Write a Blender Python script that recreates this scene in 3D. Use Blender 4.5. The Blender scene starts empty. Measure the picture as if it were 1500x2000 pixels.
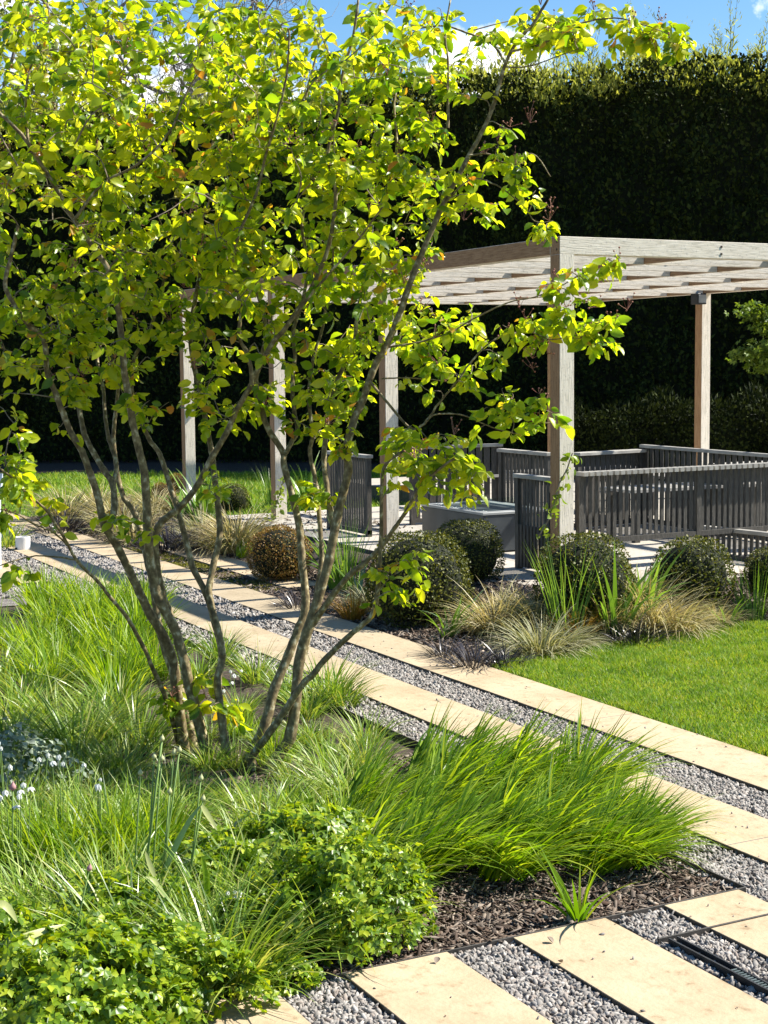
import bpy, math, random
import numpy as np
from mathutils import Vector, Matrix
rng = np.random.default_rng(7)
random.seed(7)
C = bpy.context.scene.collection
PI = math.pi
# ------------------------------------------------------------------ camera solved from the pergola and paving lines
FPX, PITCH, ROLL, YAW, CAMH = 2977.64, 0.0954, -0.0105, 0.4781, 1.65
Fw = np.array([math.sin(YAW)*math.cos(PITCH), math.cos(YAW)*math.cos(PITCH), -math.sin(PITCH)])
Rw = np.array([math.cos(YAW), -math.sin(YAW), 0.0]); Uw = np.cross(Rw, Fw)
R2 = Rw*math.cos(ROLL)+Uw*math.sin(ROLL); U2 = -Rw*math.sin(ROLL)+Uw*math.cos(ROLL)
CP = np.array([0, 0, CAMH])
def ray(u, v): return Fw + R2*((u-750)/FPX) - U2*((v-1000)/FPX)
def P(u, v, d): return CP + ray(u, v)*d
def G(u, v, z=0.0):
    r = ray(u, v); return CP + r*((z-CAMH)/r[2])
def onX(u, v, X):
    r = ray(u, v); return CP + r*(X/r[0])
def onY(u, v, Y):
    r = ray(u, v); return CP + r*(Y/r[1])
def depth(p): return float((np.array(p)-CP)@Fw)

# ------------------------------------------------------------------ mesh helpers
def mesh_np(name, V, F, mats, parent=None, smooth=False, mi=None):
    V = np.asarray(V, dtype=np.float32).reshape(-1, 3); F = np.asarray(F, dtype=np.int32)
    k = F.shape[1]
    me = bpy.data.meshes.new(name)
    me.vertices.add(len(V)); me.vertices.foreach_set('co', V.ravel())
    me.loops.add(F.size); me.loops.foreach_set('vertex_index', F.ravel())
    me.polygons.add(len(F)); me.polygons.foreach_set('loop_start', np.arange(0, F.size, k, dtype=np.int32))
    me.polygons.foreach_set('loop_total', np.full(len(F), k, dtype=np.int32))
    if smooth: me.polygons.foreach_set('use_smooth', np.ones(len(F), dtype=bool))
    if not isinstance(mats, (list, tuple)): mats = [mats]
    for m in mats: me.materials.append(m)
    if mi is not None: me.polygons.foreach_set('material_index', np.asarray(mi, dtype=np.int32))
    me.update(); me.validate()
    o = bpy.data.objects.new(name, me); C.objects.link(o)
    if parent is not None: o.parent = parent
    return o
def to_local(V, origin): return np.asarray(V)-np.asarray(origin)
class MB:
    def __init__(s): s.v = []; s.f = []; s.m = []
    def quad(s, a, b, c, d, m=0):
        i = len(s.v); s.v += [a, b, c, d]; s.f.append((i, i+1, i+2, i+3)); s.m.append(m)
    def box(s, x0, x1, y0, y1, z0, z1, mats=(0, 0, 0, 0, 0, 0)):
        i = len(s.v)
        s.v += [(x0,y0,z0),(x1,y0,z0),(x1,y1,z0),(x0,y1,z0),(x0,y0,z1),(x1,y0,z1),(x1,y1,z1),(x0,y1,z1)]
        fs = [(0,3,2,1),(4,5,6,7),(0,1,5,4),(1,2,6,5),(2,3,7,6),(3,0,4,7)]   # bottom top -Y +X +Y -X
        for f, m in zip(fs, mats): s.f.append(tuple(i+k for k in f)); s.m.append(m)
    def obox(s, c, ax, ay, az, m=0):
        c, ax, ay, az = map(np.array, (c, ax, ay, az)); i = len(s.v)
        for sz in (-1, 1):
            for sx, sy in ((-1,-1),(1,-1),(1,1),(-1,1)): s.v.append(tuple(c+ax*sx+ay*sy+az*sz))
        for f in [(0,3,2,1),(4,5,6,7),(0,1,5,4),(1,2,6,5),(2,3,7,6),(3,0,4,7)]: s.f.append(tuple(i+k for k in f)); s.m.append(m)
    def tube(s, pts, rad, n=7, m=0, cap=True):
        pts = [np.array(p, float) for p in pts]
        i0 = len(s.v); up = np.array([.3, .2, 1.]); prev = None
        for k, p in enumerate(pts):
            t = pts[min(k+1, len(pts)-1)]-pts[max(k-1, 0)]; t /= (np.linalg.norm(t)+1e-9)
            if prev is None:
                a = np.cross(t, up if abs(t@up) < .9*np.linalg.norm(up) else np.array([1., 0, 0]))
            else: a = prev - t*(prev@t)
            a /= (np.linalg.norm(a)+1e-9); prev = a; b = np.cross(t, a); r = rad[k] if hasattr(rad, '__len__') else rad
            for j in range(n):
                an = 2*PI*j/n; s.v.append(tuple(p+(a*math.cos(an)+b*math.sin(an))*r))
        for k in range(len(pts)-1):
            for j in range(n):
                a_ = i0+k*n+j; b_ = i0+k*n+(j+1) % n
                s.f.append((a_, b_, b_+n, a_+n)); s.m.append(m)
        if cap:
            s.v.append(tuple(pts[-1])); e = len(s.v)-1
            for j in range(n):
                b0 = i0+(len(pts)-1)*n; s.f.append((b0+j, b0+(j+1) % n, e)); s.m.append(m)
    def build(s, name, mats, parent=None, origin=None, smooth=False, bevel=0):
        V = s.v
        if origin is not None: V = [tuple(np.array(p)-np.array(origin)) for p in V]
        me = bpy.data.meshes.new(name); me.from_pydata([tuple(map(float, p)) for p in V], [], s.f)
        if not isinstance(mats, (list, tuple)): mats = [mats]
        for m in mats: me.materials.append(m)
        me.polygons.foreach_set('material_index', s.m)
        if smooth: me.polygons.foreach_set('use_smooth', [True]*len(s.f))
        me.update()
        o = bpy.data.objects.new(name, me); C.objects.link(o)
        if parent is not None: o.parent = parent
        elif origin is not None: o.location = origin
        if bevel:
            b = o.modifiers.new('bevel', 'BEVEL'); b.width = bevel; b.segments = 1; b.limit_method = 'ANGLE'
        return o
def tag(o, label=None, cat=None, group=None, kind=None):
    if label: o['label'] = label
    if cat: o['category'] = cat
    if group: o['group'] = group
    if kind: o['kind'] = kind
    return o
def empty(name, loc, rz=0):
    o = bpy.data.objects.new(name, None); C.objects.link(o); o.location = tuple(loc); o.rotation_euler = (0, 0, rz)
    o.empty_display_size = .1
    return o
def scatter(T, TF, M3, pos):
    """copies of a template T (n,3) by matrices M3 (N,3,3) and positions (N,3)"""
    N = len(pos); n = len(T)
    V = np.einsum('nij,kj->nki', M3, T)+pos[:, None, :]
    F = (TF[None]+(np.arange(N)*n)[:, None, None]).reshape(-1, TF.shape[1])
    return V.reshape(-1, 3), F
def cat(parts):
    V = []; F = []; o = 0
    for v, f in parts: V.append(v); F.append(f+o); o += len(v)
    return np.concatenate(V), np.concatenate(F)
def frames(ax, nrm):
    """columns: side, axis(y), normal(z)"""
    ax = ax/np.linalg.norm(ax, axis=1, keepdims=True)
    nrm = nrm-ax*np.sum(ax*nrm, axis=1, keepdims=True); nrm = nrm/(np.linalg.norm(nrm, axis=1, keepdims=True)+1e-9)
    sd = np.cross(ax, nrm)
    return np.stack([sd, ax, nrm], axis=2)

# ------------------------------------------------------------------ materials
def newmat(name):
    m = bpy.data.materials.new(name); m.use_nodes = True; nt = m.node_tree
    for n in list(nt.nodes): nt.nodes.remove(n)
    out = nt.nodes.new('ShaderNodeOutputMaterial'); return m, nt, out
def ramp(nt, cols, src):
    r = nt.nodes.new('ShaderNodeValToRGB'); e = r.color_ramp.elements
    n = len(cols)
    for i, c in enumerate(cols):
        p, c = (c[0], c[1]) if isinstance(c[1], (tuple, list)) else (i/(n-1), c)
        el = e[i] if i < 2 else e.new(p)
        el.position = p; el.color = (*c, 1)
    nt.links.new(src, r.inputs[0]); return r
def leafmat(name, cols, trans=0.45, tcol=(1.5, 1.35, .5), rough=.45, spec=.35, patch=None):
    m, nt, out = newmat(name)
    g = nt.nodes.new('ShaderNodeNewGeometry')
    r = ramp(nt, cols, g.outputs['Random Per Island'])
    b = nt.nodes.new('ShaderNodeBsdfPrincipled'); b.inputs['Roughness'].default_value = rough
    b.inputs['Specular IOR Level'].default_value = spec
    class _O: pass
    if patch:
        n = nt.nodes.new('ShaderNodeTexNoise'); n.inputs['Scale'].default_value = patch[0]; n.inputs['Detail'].default_value = 4
        nt.links.new(g.outputs['Position'], n.inputs[0]); r2 = ramp(nt, patch[1], n.outputs[0])
        ml = nt.nodes.new('ShaderNodeMix'); ml.data_type = 'RGBA'; ml.blend_type = 'MULTIPLY'; ml.inputs[0].default_value = 1
        nt.links.new(r.outputs[0], ml.inputs[6]); nt.links.new(r2.outputs[0], ml.inputs[7]); r = _O(); r.outputs = [ml.outputs[2]]
    nt.links.new(r.outputs[0], b.inputs['Base Color'])
    if trans > 0:
        t = nt.nodes.new('ShaderNodeBsdfTranslucent')
        mul = nt.nodes.new('ShaderNodeMix'); mul.data_type = 'RGBA'; mul.blend_type = 'MULTIPLY'; mul.inputs[0].default_value = 1
        nt.links.new(r.outputs[0], mul.inputs[6]); mul.inputs[7].default_value = (*tcol, 1)
        nt.links.new(mul.outputs[2], t.inputs[0])
        mx = nt.nodes.new('ShaderNodeMixShader'); mx.inputs[0].default_value = trans
        nt.links.new(b.outputs[0], mx.inputs[1]); nt.links.new(t.outputs[0], mx.inputs[2]); nt.links.new(mx.outputs[0], out.inputs[0])
    else: nt.links.new(b.outputs[0], out.inputs[0])
    return m
def noisemat(name, cols, scale=8, detail=6, rough=.8, stretch=(1, 1, 1), bump=.3, bscale=None, spec=.3, second=None, metal=0, tone=False):
    m, nt, out = newmat(name)
    tc = nt.nodes.new('ShaderNodeNewGeometry'); mp = nt.nodes.new('ShaderNodeMapping'); mp.inputs['Scale'].default_value = stretch
    nt.links.new(tc.outputs['Position'], mp.inputs[0])
    n = nt.nodes.new('ShaderNodeTexNoise'); n.inputs['Scale'].default_value = scale; n.inputs['Detail'].default_value = detail
    nt.links.new(mp.outputs[0], n.inputs[0])
    r = ramp(nt, cols, n.outputs[0])
    col = r.outputs[0]
    if second:
        n2 = nt.nodes.new('ShaderNodeTexNoise'); n2.inputs['Scale'].default_value = second[0]; n2.inputs['Detail'].default_value = 5
        nt.links.new(tc.outputs['Position'], n2.inputs[0])
        r2 = ramp(nt, second[1], n2.outputs[0])
        mul = nt.nodes.new('ShaderNodeMix'); mul.data_type = 'RGBA'; mul.blend_type = 'MULTIPLY'; mul.inputs[0].default_value = 1
        nt.links.new(col, mul.inputs[6]); nt.links.new(r2.outputs[0], mul.inputs[7]); col = mul.outputs[2]
    if tone:
        r3 = ramp(nt, [(0, (.86, .87, .88)), (.5, (.97, .96, .94)), (1, (1.06, 1.03, 1.0))], tc.outputs['Random Per Island'])
        m3 = nt.nodes.new('ShaderNodeMix'); m3.data_type = 'RGBA'; m3.blend_type = 'MULTIPLY'; m3.inputs[0].default_value = 1
        nt.links.new(col, m3.inputs[6]); nt.links.new(r3.outputs[0], m3.inputs[7]); col = m3.outputs[2]
    b = nt.nodes.new('ShaderNodeBsdfPrincipled'); b.inputs['Roughness'].default_value = rough; b.inputs['Metallic'].default_value = metal
    b.inputs['Specular IOR Level'].default_value = spec
    nt.links.new(col, b.inputs['Base Color'])
    if bump:
        bp = nt.nodes.new('ShaderNodeBump'); bp.inputs['Strength'].default_value = bump; bp.inputs['Distance'].default_value = .01
        src = n.outputs[0]
        if bscale:
            n3 = nt.nodes.new('ShaderNodeTexNoise'); n3.inputs['Scale'].default_value = bscale; n3.inputs['Detail'].default_value = 4
            nt.links.new(mp.outputs[0], n3.inputs[0]); src = n3.outputs[0]
        nt.links.new(src, bp.inputs['Height']); nt.links.new(bp.outputs[0], b.inputs['Normal'])
    nt.links.new(b.outputs[0], out.inputs[0]); return m
def islandmat(name, cols, rough=.8, spec=.2):
    return leafmat(name, cols, trans=0, rough=rough, spec=spec)

M = {}
M['soil'] = noisemat('soil', [(.3, (.02, .014, .010)), (.55, (.06, .043, .032)), (.8, (.13, .10, .08))], 60, 8, .95, bump=.8)
M['gravelbed'] = noisemat('gravel_bed', [(.3, (.03, .026, .022)), (.5, (.15, .135, .12)), (.75, (.34, .31, .28))], 90, 4, .9, bump=1)
M['lawnbase'] = noisemat('lawn_base', [(.3, (.05, .09, .010)), (.7, (.12, .18, .02))], 30, 6, .95)
M['slab'] = noisemat('sandstone', [(.25, (.33, .26, .165)), (.5, (.385, .31, .205)), (.8, (.425, .355, .245))], 3.5, 8, .8, bump=.25, bscale=60, tone=True,
                     second=(26, [(.27, (.66, .61, .55)), (.37, (.90, .88, .85)), (.5, (.98, .98, .97)), (.75, (1.04, 1.03, 1.02))]))
M['terrace'] = noisemat('terrace_stone', [(.25, (.34, .31, .26)), (.8, (.46, .425, .37))], 5, 6, .8, bump=.1, tone=True, second=(30, [(.3, (.75, .74, .72)), (.5, (1, 1, 1))]))
M['edging'] = noisemat('edging_steel', [(.3, (.03, .028, .025)), (.7, (.07, .06, .05))], 30, 4, .6, bump=.1)
M['drain'] = noisemat('drain_metal', [(.3, (.10, .13, .12)), (.7, (.2, .24, .23))], 30, 4, .4, bump=.1, metal=.6)
M['stone'] = islandmat('pebble', [(.14, .13, .118), (.20, .185, .17), (.25, .232, .21), (.29, .268, .242), (.24, .20, .17), (.32, .298, .27), (.42, .39, .355)], .85)
M['chip'] = islandmat('bark_chip', [(.022, .015, .010), (.065, .044, .032), (.11, .078, .058), (.19, .145, .11), (.07, .042, .028), (.34, .28, .22), (.045, .033, .026), (.25, .205, .165), (.09, .065, .05)], .9)
def wood(name, cols, ax, spk=1.0):
    st = {'x': (3, 40, 40), 'y': (40, 3, 40), 'z': (40, 40, 3)}[ax]
    return noisemat(name, cols, 3.2, 8, .85, stretch=st, bump=.25, second=(60, [(.30, (.76, .75, .74)), (.44, (1, 1, 1)), (.7, (1.0, .98, .94))]))
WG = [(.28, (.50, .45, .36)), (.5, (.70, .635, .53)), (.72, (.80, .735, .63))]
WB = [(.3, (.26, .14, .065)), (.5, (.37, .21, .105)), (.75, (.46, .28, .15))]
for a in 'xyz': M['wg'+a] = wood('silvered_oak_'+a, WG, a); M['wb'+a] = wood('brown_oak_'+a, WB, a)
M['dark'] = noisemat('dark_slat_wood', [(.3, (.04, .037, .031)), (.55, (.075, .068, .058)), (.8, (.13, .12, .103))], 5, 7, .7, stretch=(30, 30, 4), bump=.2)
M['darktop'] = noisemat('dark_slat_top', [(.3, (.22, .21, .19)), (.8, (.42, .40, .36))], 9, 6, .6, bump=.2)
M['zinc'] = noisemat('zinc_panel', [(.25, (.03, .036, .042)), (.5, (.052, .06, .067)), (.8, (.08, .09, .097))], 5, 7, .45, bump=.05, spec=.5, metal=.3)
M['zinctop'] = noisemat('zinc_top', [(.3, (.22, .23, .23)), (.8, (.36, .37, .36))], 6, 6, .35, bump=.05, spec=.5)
M['white'] = noisemat('white_enamel', [(.3, (.72, .70, .66)), (.8, (.82, .81, .79))], 8, 4, .4, bump=.05)
M['whiteblue'] = noisemat('pale_metal', [(.3, (.55, .60, .66)), (.8, (.66, .7, .76))], 8, 4, .4, bump=.05)
M['black'] = noisemat('black_plastic', [(.3, (.015, .015, .016)), (.8, (.04, .04, .04))], 20, 4, .5, bump=.05)
M['rust'] = noisemat('bolt_metal', [(.3, (.03, .022, .018)), (.8, (.08, .05, .04))], 40, 4, .7)
def glassmat():
    m, nt, out = newmat('clear_glass'); g = nt.nodes.new('ShaderNodeBsdfGlass'); g.inputs['Roughness'].default_value = .02
    g.inputs['IOR'].default_value = 1.1; g.inputs['Color'].default_value = (.9, .95, .93, 1)
    nt.links.new(g.outputs[0], out.inputs[0]); return m
M['glass'] = glassmat()
def barkmat():
    m, nt, out = newmat('smooth_bark')
    g = nt.nodes.new('ShaderNodeNewGeometry')
    n = nt.nodes.new('ShaderNodeTexNoise'); n.inputs['Scale'].default_value = 48; n.inputs['Detail'].default_value = 7
    mp = nt.nodes.new('ShaderNodeMapping'); mp.inputs['Scale'].default_value = (1, 1, .8); nt.links.new(g.outputs['Position'], mp.inputs[0])
    nt.links.new(mp.outputs[0], n.inputs[0])
    r = ramp(nt, [(.32, (.08, .054, .02)), (.48, (.16, .118, .05)), (.58, (.25, .195, .09)), (.65, (.42, .37, .23)), (.8, (.52, .47, .33))], n.outputs[0])
    b = nt.nodes.new('ShaderNodeBsdfPrincipled'); b.inputs['Roughness'].default_value = .75
    bp = nt.nodes.new('ShaderNodeBump'); bp.inputs['Strength'].default_value = .5; bp.inputs['Distance'].default_value = .004
    nt.links.new(n.outputs[0], bp.inputs['Height']); nt.links.new(bp.outputs[0], b.inputs['Normal'])
    nt.links.new(r.outputs[0], b.inputs['Base Color']); nt.links.new(b.outputs[0], out.inputs[0]); return m
M['bark'] = barkmat()
M['twig'] = noisemat('twig_bark', [(.3, (.12, .09, .055)), (.8, (.34, .28, .20))], 40, 4, .8, bump=.2)
M['greybark'] = noisemat('grey_bark', [(.3, (.16, .14, .12)), (.8, (.36, .33, .30))], 20, 4, .8, bump=.2)
Y1c = (.18, .27, .015)
M['leaf'] = leafmat('juneberry_leaf', [(0, (.07, .15, .015)), (.15, (.15, .26, .018)), (.42, (.32, .42, .02)), (.8, (.48, .54, .025)), (.9, (.56, .58, .04)), (.965, (.46, .46, .04)), (.985, (.48, .28, .05)), (1, (.44, .18, .05))], .62, (1.6, 1.5, .35), .33, .55, patch=(1.6, [(.3, (.8, .92, .9)), (.6, (1.05, 1, 1))]))
M['seed'] = islandmat('seed_heads', [(.25, .09, .06), (.38, .2, .14), (.18, .06, .05)], .8)
M['box'] = leafmat('box_leaf', [(.025, .036, .006), (.055, .07, .010), (.11, .12, .018), (.19, .185, .03)], .25, (1.3, 1.2, .5), .5, .25)
M['boxtan'] = leafmat('bronze_box_leaf', [(.10, .06, .02), (.22, .12, .035), (.30, .19, .04), (.16, .14, .03)], .2, (1.3, 1.1, .5), .5, .25)
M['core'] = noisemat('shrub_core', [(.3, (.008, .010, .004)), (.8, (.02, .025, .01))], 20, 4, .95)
M['hedge'] = leafmat('shaded_conifer_leaf', [(.005, .010, .002), (.012, .020, .003), (.026, .040, .006), (.055, .070, .014)], .12, (1.4, 1.3, .5), .75, .12)  # near black: shade of the unlit hedge face is put into the colour
M['hedgetop'] = leafmat('sunlit_conifer_tip', [(.16, .19, .03), (.30, .34, .07), (.46, .48, .14)], .45, (1.4, 1.3, .6), .6, .2)  # sunlight on the hedge top is put into this brighter leaf colour
M['gbright'] = leafmat('bright_grass', [(.045, .12, .006), (.10, .21, .008), (.18, .31, .012), (.28, .41, .02), (.36, .44, .05)], .5, (1.5, 1.35, .4), .4, .4)
M['gmid'] = leafmat('mid_grass', [(.045, .11, .012), (.10, .20, .02), (.18, .30, .03), (.26, .36, .05), (.42, .42, .15)], .4, (1.5, 1.35, .5), .35, .5)
M['gfine'] = leafmat('sedge', [(.06, .14, .015), (.14, .25, .025), (.23, .35, .04), (.31, .41, .07), (.46, .43, .20)], .35, (1.4, 1.3, .6), .4, .4)
M['gtan'] = leafmat('tan_sedge', [(.24, .19, .08), (.42, .35, .18), (.58, .52, .33), (.27, .28, .09), (.50, .42, .22)], .3, (1.3, 1.2, .7), .5, .3)
M['gtangreen'] = leafmat('variegated_sedge', [(.10, .13, .04), (.28, .27, .12), (.5, .47, .32), (.16, .19, .06)], .3, (1.3, 1.2, .7), .5, .3)
M['gblack'] = leafmat('black_lilyturf', [(.012, .011, .014), (.03, .026, .03), (.07, .06, .06)], .05, (1, 1, 1), .3, .5)
M['gorange'] = leafmat('orange_sedge', [(.22, .12, .02), (.38, .2, .03), (.2, .2, .04)], .3, (1.3, 1.1, .5), .5, .3)
M['strap'] = leafmat('strap_leaf', [(.10, .20, .03), (.17, .30, .05), (.25, .38, .08)], .4, (1.4, 1.3, .5), .35, .5)
M['blueleaf'] = leafmat('bluish_bulb_leaf', [(.10, .19, .08), (.16, .27, .12)], .3, (1.3, 1.3, .6), .4, .5)
M['yellowleaf'] = leafmat('fading_bulb_leaf', [(.36, .42, .10), (.52, .52, .25)], .35, (1.2, 1.2, .7), .4, .4)
M['lawn'] = leafmat('lawn_blade', [(.09, .20, .02), (.15, .28, .025), (.22, .35, .035), (.36, .38, .10)], .4, (1.5, 1.35, .5), .5, .3, patch=(5, [(.3, (.62, .72, .7)), (.48, (1, 1, 1)), (.62, (1.15, 1.05, .9)), (.75, (1.35, 1.1, 1.2))]))
M['moss'] = leafmat('moss', [(.10, .12, .02), (.18, .19, .03), (.27, .23, .05)], .2, (1.3, 1.2, .5), .8, .1)
M['geran'] = leafmat('cranesbill_leaf', [(.05, .12, .008), (.12, .22, .012), (.22, .33, .016), (.40, .46, .03)], .42, (1.5, 1.35, .4), .38, .45)
M['maple2'] = leafmat('shaded_maple_leaf', [(.06, .11, .015), (.11, .18, .02), (.18, .24, .035)], .4, (1.5, 1.35, .4), .5, .3)
M['stem'] = leafmat('green_stem', [(.13, .22, .05), (.2, .3, .08)], .1, (1, 1, 1), .5, .3)
M['bud'] = leafmat('allium_bud', [(.42, .45, .20), (.52, .52, .28)], .2, (1.1, 1.1, .7), .5, .3)
M['pinkbud'] = leafmat('pink_bud', [(.38, .16, .18), (.5, .3, .28)], .2, (1.1, 1, 1), .5, .3)
M['petal'] = leafmat('white_petal', [(.75, .76, .74), (.86, .86, .84)], .4, (1, 1, 1), .5, .3)
M['lowhedge'] = leafmat('shaded_low_hedge_leaf', [(.003, .006, .001), (.008, .014, .003), (.018, .027, .005), (.04, .052, .01)], .1, (1.4, 1.3, .5), .75, .1)  # darker leaf: the shade over the low hedge is painted into it
M['maple'] = leafmat('maple_leaf', [(.10, .17, .02), (.18, .26, .03), (.26, .32, .05)], .45, (1.5, 1.35, .4), .4, .4)
M['farleaf'] = leafmat('far_leaf', [(.12, .16, .03), (.24, .28, .07), (.36, .38, .14)], .4, (1.4, 1.3, .6), .5, .3)

# ------------------------------------------------------------------ ground
def sheet(name, poly, z, mat, kind='structure'):
    me = bpy.data.meshes.new(name); me.from_pydata([(float(x), float(y), z) for x, y in poly], [], [tuple(range(len(poly)))])
    me.materials.append(mat); me.update()
    if me.polygons[0].normal.z < 0: me.flip_normals()
    o = bpy.data.objects.new(name, me); C.objects.link(o); o['kind'] = kind; return o
sheet('ground', [(-150, -150), (150, -150), (150, 150), (-150, 150)], -.012, M['soil'])
GR = -.004
# gravel under and between the paving strips; bed lies between them
BEDX = 3.12; BEDY = 3.60; BEDFAR = 11.2
sheet('gravel_path', [(-3, -2), (4.6, -2), (4.6, 5.2), (4.26, 7.4), (4.26, 22), (-3, 22), (-3, BEDFAR), (BEDX, BEDFAR-.6), (BEDX, BEDY), (-3, BEDY)], GR, M['gravelbed'])
ZS = .018
def strip(name, x0, x1, y0, y1, L=1.75, z=ZS):
    mb = MB(); y = y0
    while y < y1-.01:
        e = min(y+L, y1); mb.box(x0, x1, y+.0012, e-.0012, -.01, z, (1, 0, 1, 1, 1, 1)); y = e
    o = mb.build(name, [M['slab'], M['edging']], bevel=.0015); o['kind'] = 'structure'; return o
strip('paving_strip', 3.927, 4.262, 2.2, 19.5)
strip('paving_strip', 3.346, 3.668, 2.2, 19.0)
strip('paving_strip', 2.80, 3.085, 11.6, 18.5)
for x0, x1, y1 in ((2.80, 3.09, BEDY-.008), (2.262, 2.585, BEDY-.008), (1.722, 2.045, BEDY-.008), (1.17, 1.515, BEDY-.008), (.6, .94, BEDY-.008)):
    strip('paving_slab', x0, x1, 2.0, y1)
# mossy stepping pavers toward the terrace
for i in range(2):
    x0 = 4.52+i*.52; strip('paving_slab', x0, x0+.32, 10.3+i*.55, 13.6)
# terrace
TZ = .2
mb = MB()
xs = 5.42
while xs < 15:
    ys = 8.0
    while ys < 17:
        if xs < 8 and ys > 13.7: break
        mb.box(xs+.003, xs+.597, ys+.003, ys+.597, -.01, TZ, (1, 0, 1, 1, 1, 1)); ys += .6
    xs += .6
t = mb.build('terrace_paving', [M['terrace'], M['edging']]); t['kind'] = 'structure'

def bedz(x, y):
    d = np.maximum(np.maximum(5.42-x, 8.0-y), 0); t = np.clip(1-d/.68, 0, 1); return .192*t*t*(3-2*t)*(np.asarray(y) < 13.9)
def GZ(u, v):
    z = 0.0
    for _ in range(25): g = G(u, v, z); z = .6*z+.4*float(bedz(g[0], g[1])); 
    return np.array([g[0], g[1], z])
gx = np.linspace(4.27, 12.3, 110); gy = np.linspace(6.9, 14.5, 100); XX, YY = np.meshgrid(gx, gy)
ZZ = bedz(XX, YY)-.006+.006*np.sin(XX*13)*np.sin(YY*11); ZZ = np.where(ZZ > .17, .17, ZZ)
Vg = np.stack([XX.ravel(), YY.ravel(), ZZ.ravel()], 1); idx = np.arange(11000).reshape(100, 110)
Fg = np.stack([idx[:-1, :-1].ravel(), idx[:-1, 1:].ravel(), idx[1:, 1:].ravel(), idx[1:, :-1].ravel()], 1)
o = mesh_np('planting_bed', Vg, Fg, M['soil'], smooth=True); o['kind'] = 'structure'
def inpoly(x, y, poly):
    n = len(poly); ins = np.zeros(len(x), bool); j = n-1
    for i in range(n):
        xi, yi = poly[i]; xj, yj = poly[j]
        c = ((yi > y) != (yj > y)) & (x < (xj-xi)*(y-yi)/(yj-yi+1e-12)+xi); ins ^= c; j = i
    return ins
def proj_uv(p):
    d = p-CP; z = d@Fw; return 750+FPX*(d@R2)/z, 1000-FPX*(d@U2)/z
def inview(x, y, z=0, mar=60):
    p = np.stack([x, y, np.full_like(x, z)], 1); u, v = proj_uv(p)
    return (u > -mar) & (u < 1500+mar) & (v > 600) & (v < 2000+mar)

# pebbles
ico_v = None
def ico():
    t = (1+5**.5)/2
    v = np.array([(-1,t,0),(1,t,0),(-1,-t,0),(1,-t,0),(0,-1,t),(0,1,t),(0,-1,-t),(0,1,-t),(t,0,-1),(t,0,1),(-t,0,-1),(-t,0,1)], float)
    v /= np.linalg.norm(v[0])
    f = np.array([(0,11,5),(0,5,1),(0,1,7),(0,7,10),(0,10,11),(1,5,9),(5,11,4),(11,10,2),(10,7,6),(7,1,8),(3,9,4),(3,4,2),(3,2,6),(3,6,8),(3,8,9),(4,9,5),(2,4,11),(6,2,10),(8,6,7),(9,8,1)])
    return v, f
IV, IF = ico()
def rot_rand(N):
    q = rng.normal(size=(N, 4)); q /= np.linalg.norm(q, axis=1, keepdims=True); w, x, y, z = q.T
    return np.stack([np.stack([1-2*(y*y+z*z), 2*(x*y-z*w), 2*(x*z+y*w)], 1), np.stack([2*(x*y+z*w), 1-2*(x*x+z*z), 2*(y*z-x*w)], 1), np.stack([2*(x*z-y*w), 2*(y*z+x*w), 1-2*(x*x+y*y)], 1)], 1)
def pebbles(name, rects, dens, size, label_kind='stuff', z0=0):
    parts = []
    for (x0, x1, y0, y1) in rects:
        n = int((x1-x0)*(y1-y0)*dens); x = rng.uniform(x0, x1, n); y = rng.uniform(y0, y1, n)
        k = inview(x, y); x = x[k]; y = y[k]; n = len(x)
        if n == 0: continue
        for var in range(3):
            sel = slice(var, n, 3); xx = x[sel]; yy = y[sel]; m = len(xx)
            T = IV*rng.uniform(.62, 1.3, (12, 1))*np.array([1, .9, .8])+rng.normal(0, .12, (12, 3)); T = np.clip(T, -.82, .82)
            s = size*rng.uniform(.6, 1.25, m)
            sc = np.stack([s*rng.uniform(.9, 1.8, m), s*rng.uniform(.55, 1, m), s*rng.uniform(.35, .7, m)], 1)
            R = rot_rand(m); tilt = R
            M3 = R*sc[:, None, :]
            pos = np.stack([xx, yy, (ZS+s*.3 if z0 else GR+s*.35+rng.uniform(0, .35, m)*size)], 1)
            parts.append(scatter(T, IF, M3, pos))
    V, F = cat(parts); o = mesh_np(name, V, F, M['stone']); o['kind'] = label_kind; return o
near = [(3.09, 3.346, 2.2, 3.9), (2.61, 2.80, 2.2, 3.6), (2.045, 2.262, 2.2, 3.6), (1.515, 1.722, 2.2, 3.6), (.94, 1.17, 2.2, 3.6), (3.668, 3.927, 3.3, 5.2)]
pebbles('loose_gravel', near, 12500, .0106)
mid = [(BEDX, 3.346, 3.9, 6.5), (3.668, 3.927, 5.2, 8)]
pebbles('loose_gravel', mid, 8500, .0105)
far = [(BEDX, 3.346, 6.5, 12), (3.668, 3.927, 8, 17), (2.2, 2.8, 11, 17), (3.085, 3.346, 11, 17)]
pebbles('loose_gravel', far, 2600, .015)

pebbles('stray_gravel', [(3.346, 3.66, 2.2, 9), (3.927, 4.25, 2.2, 9), (2.27, 2.58, 2.2, 3.59), (1.73, 2.04, 2.2, 3.59), (2.8, 3.08, 2.2, 3.59)], 26, .006, z0=1)
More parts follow.
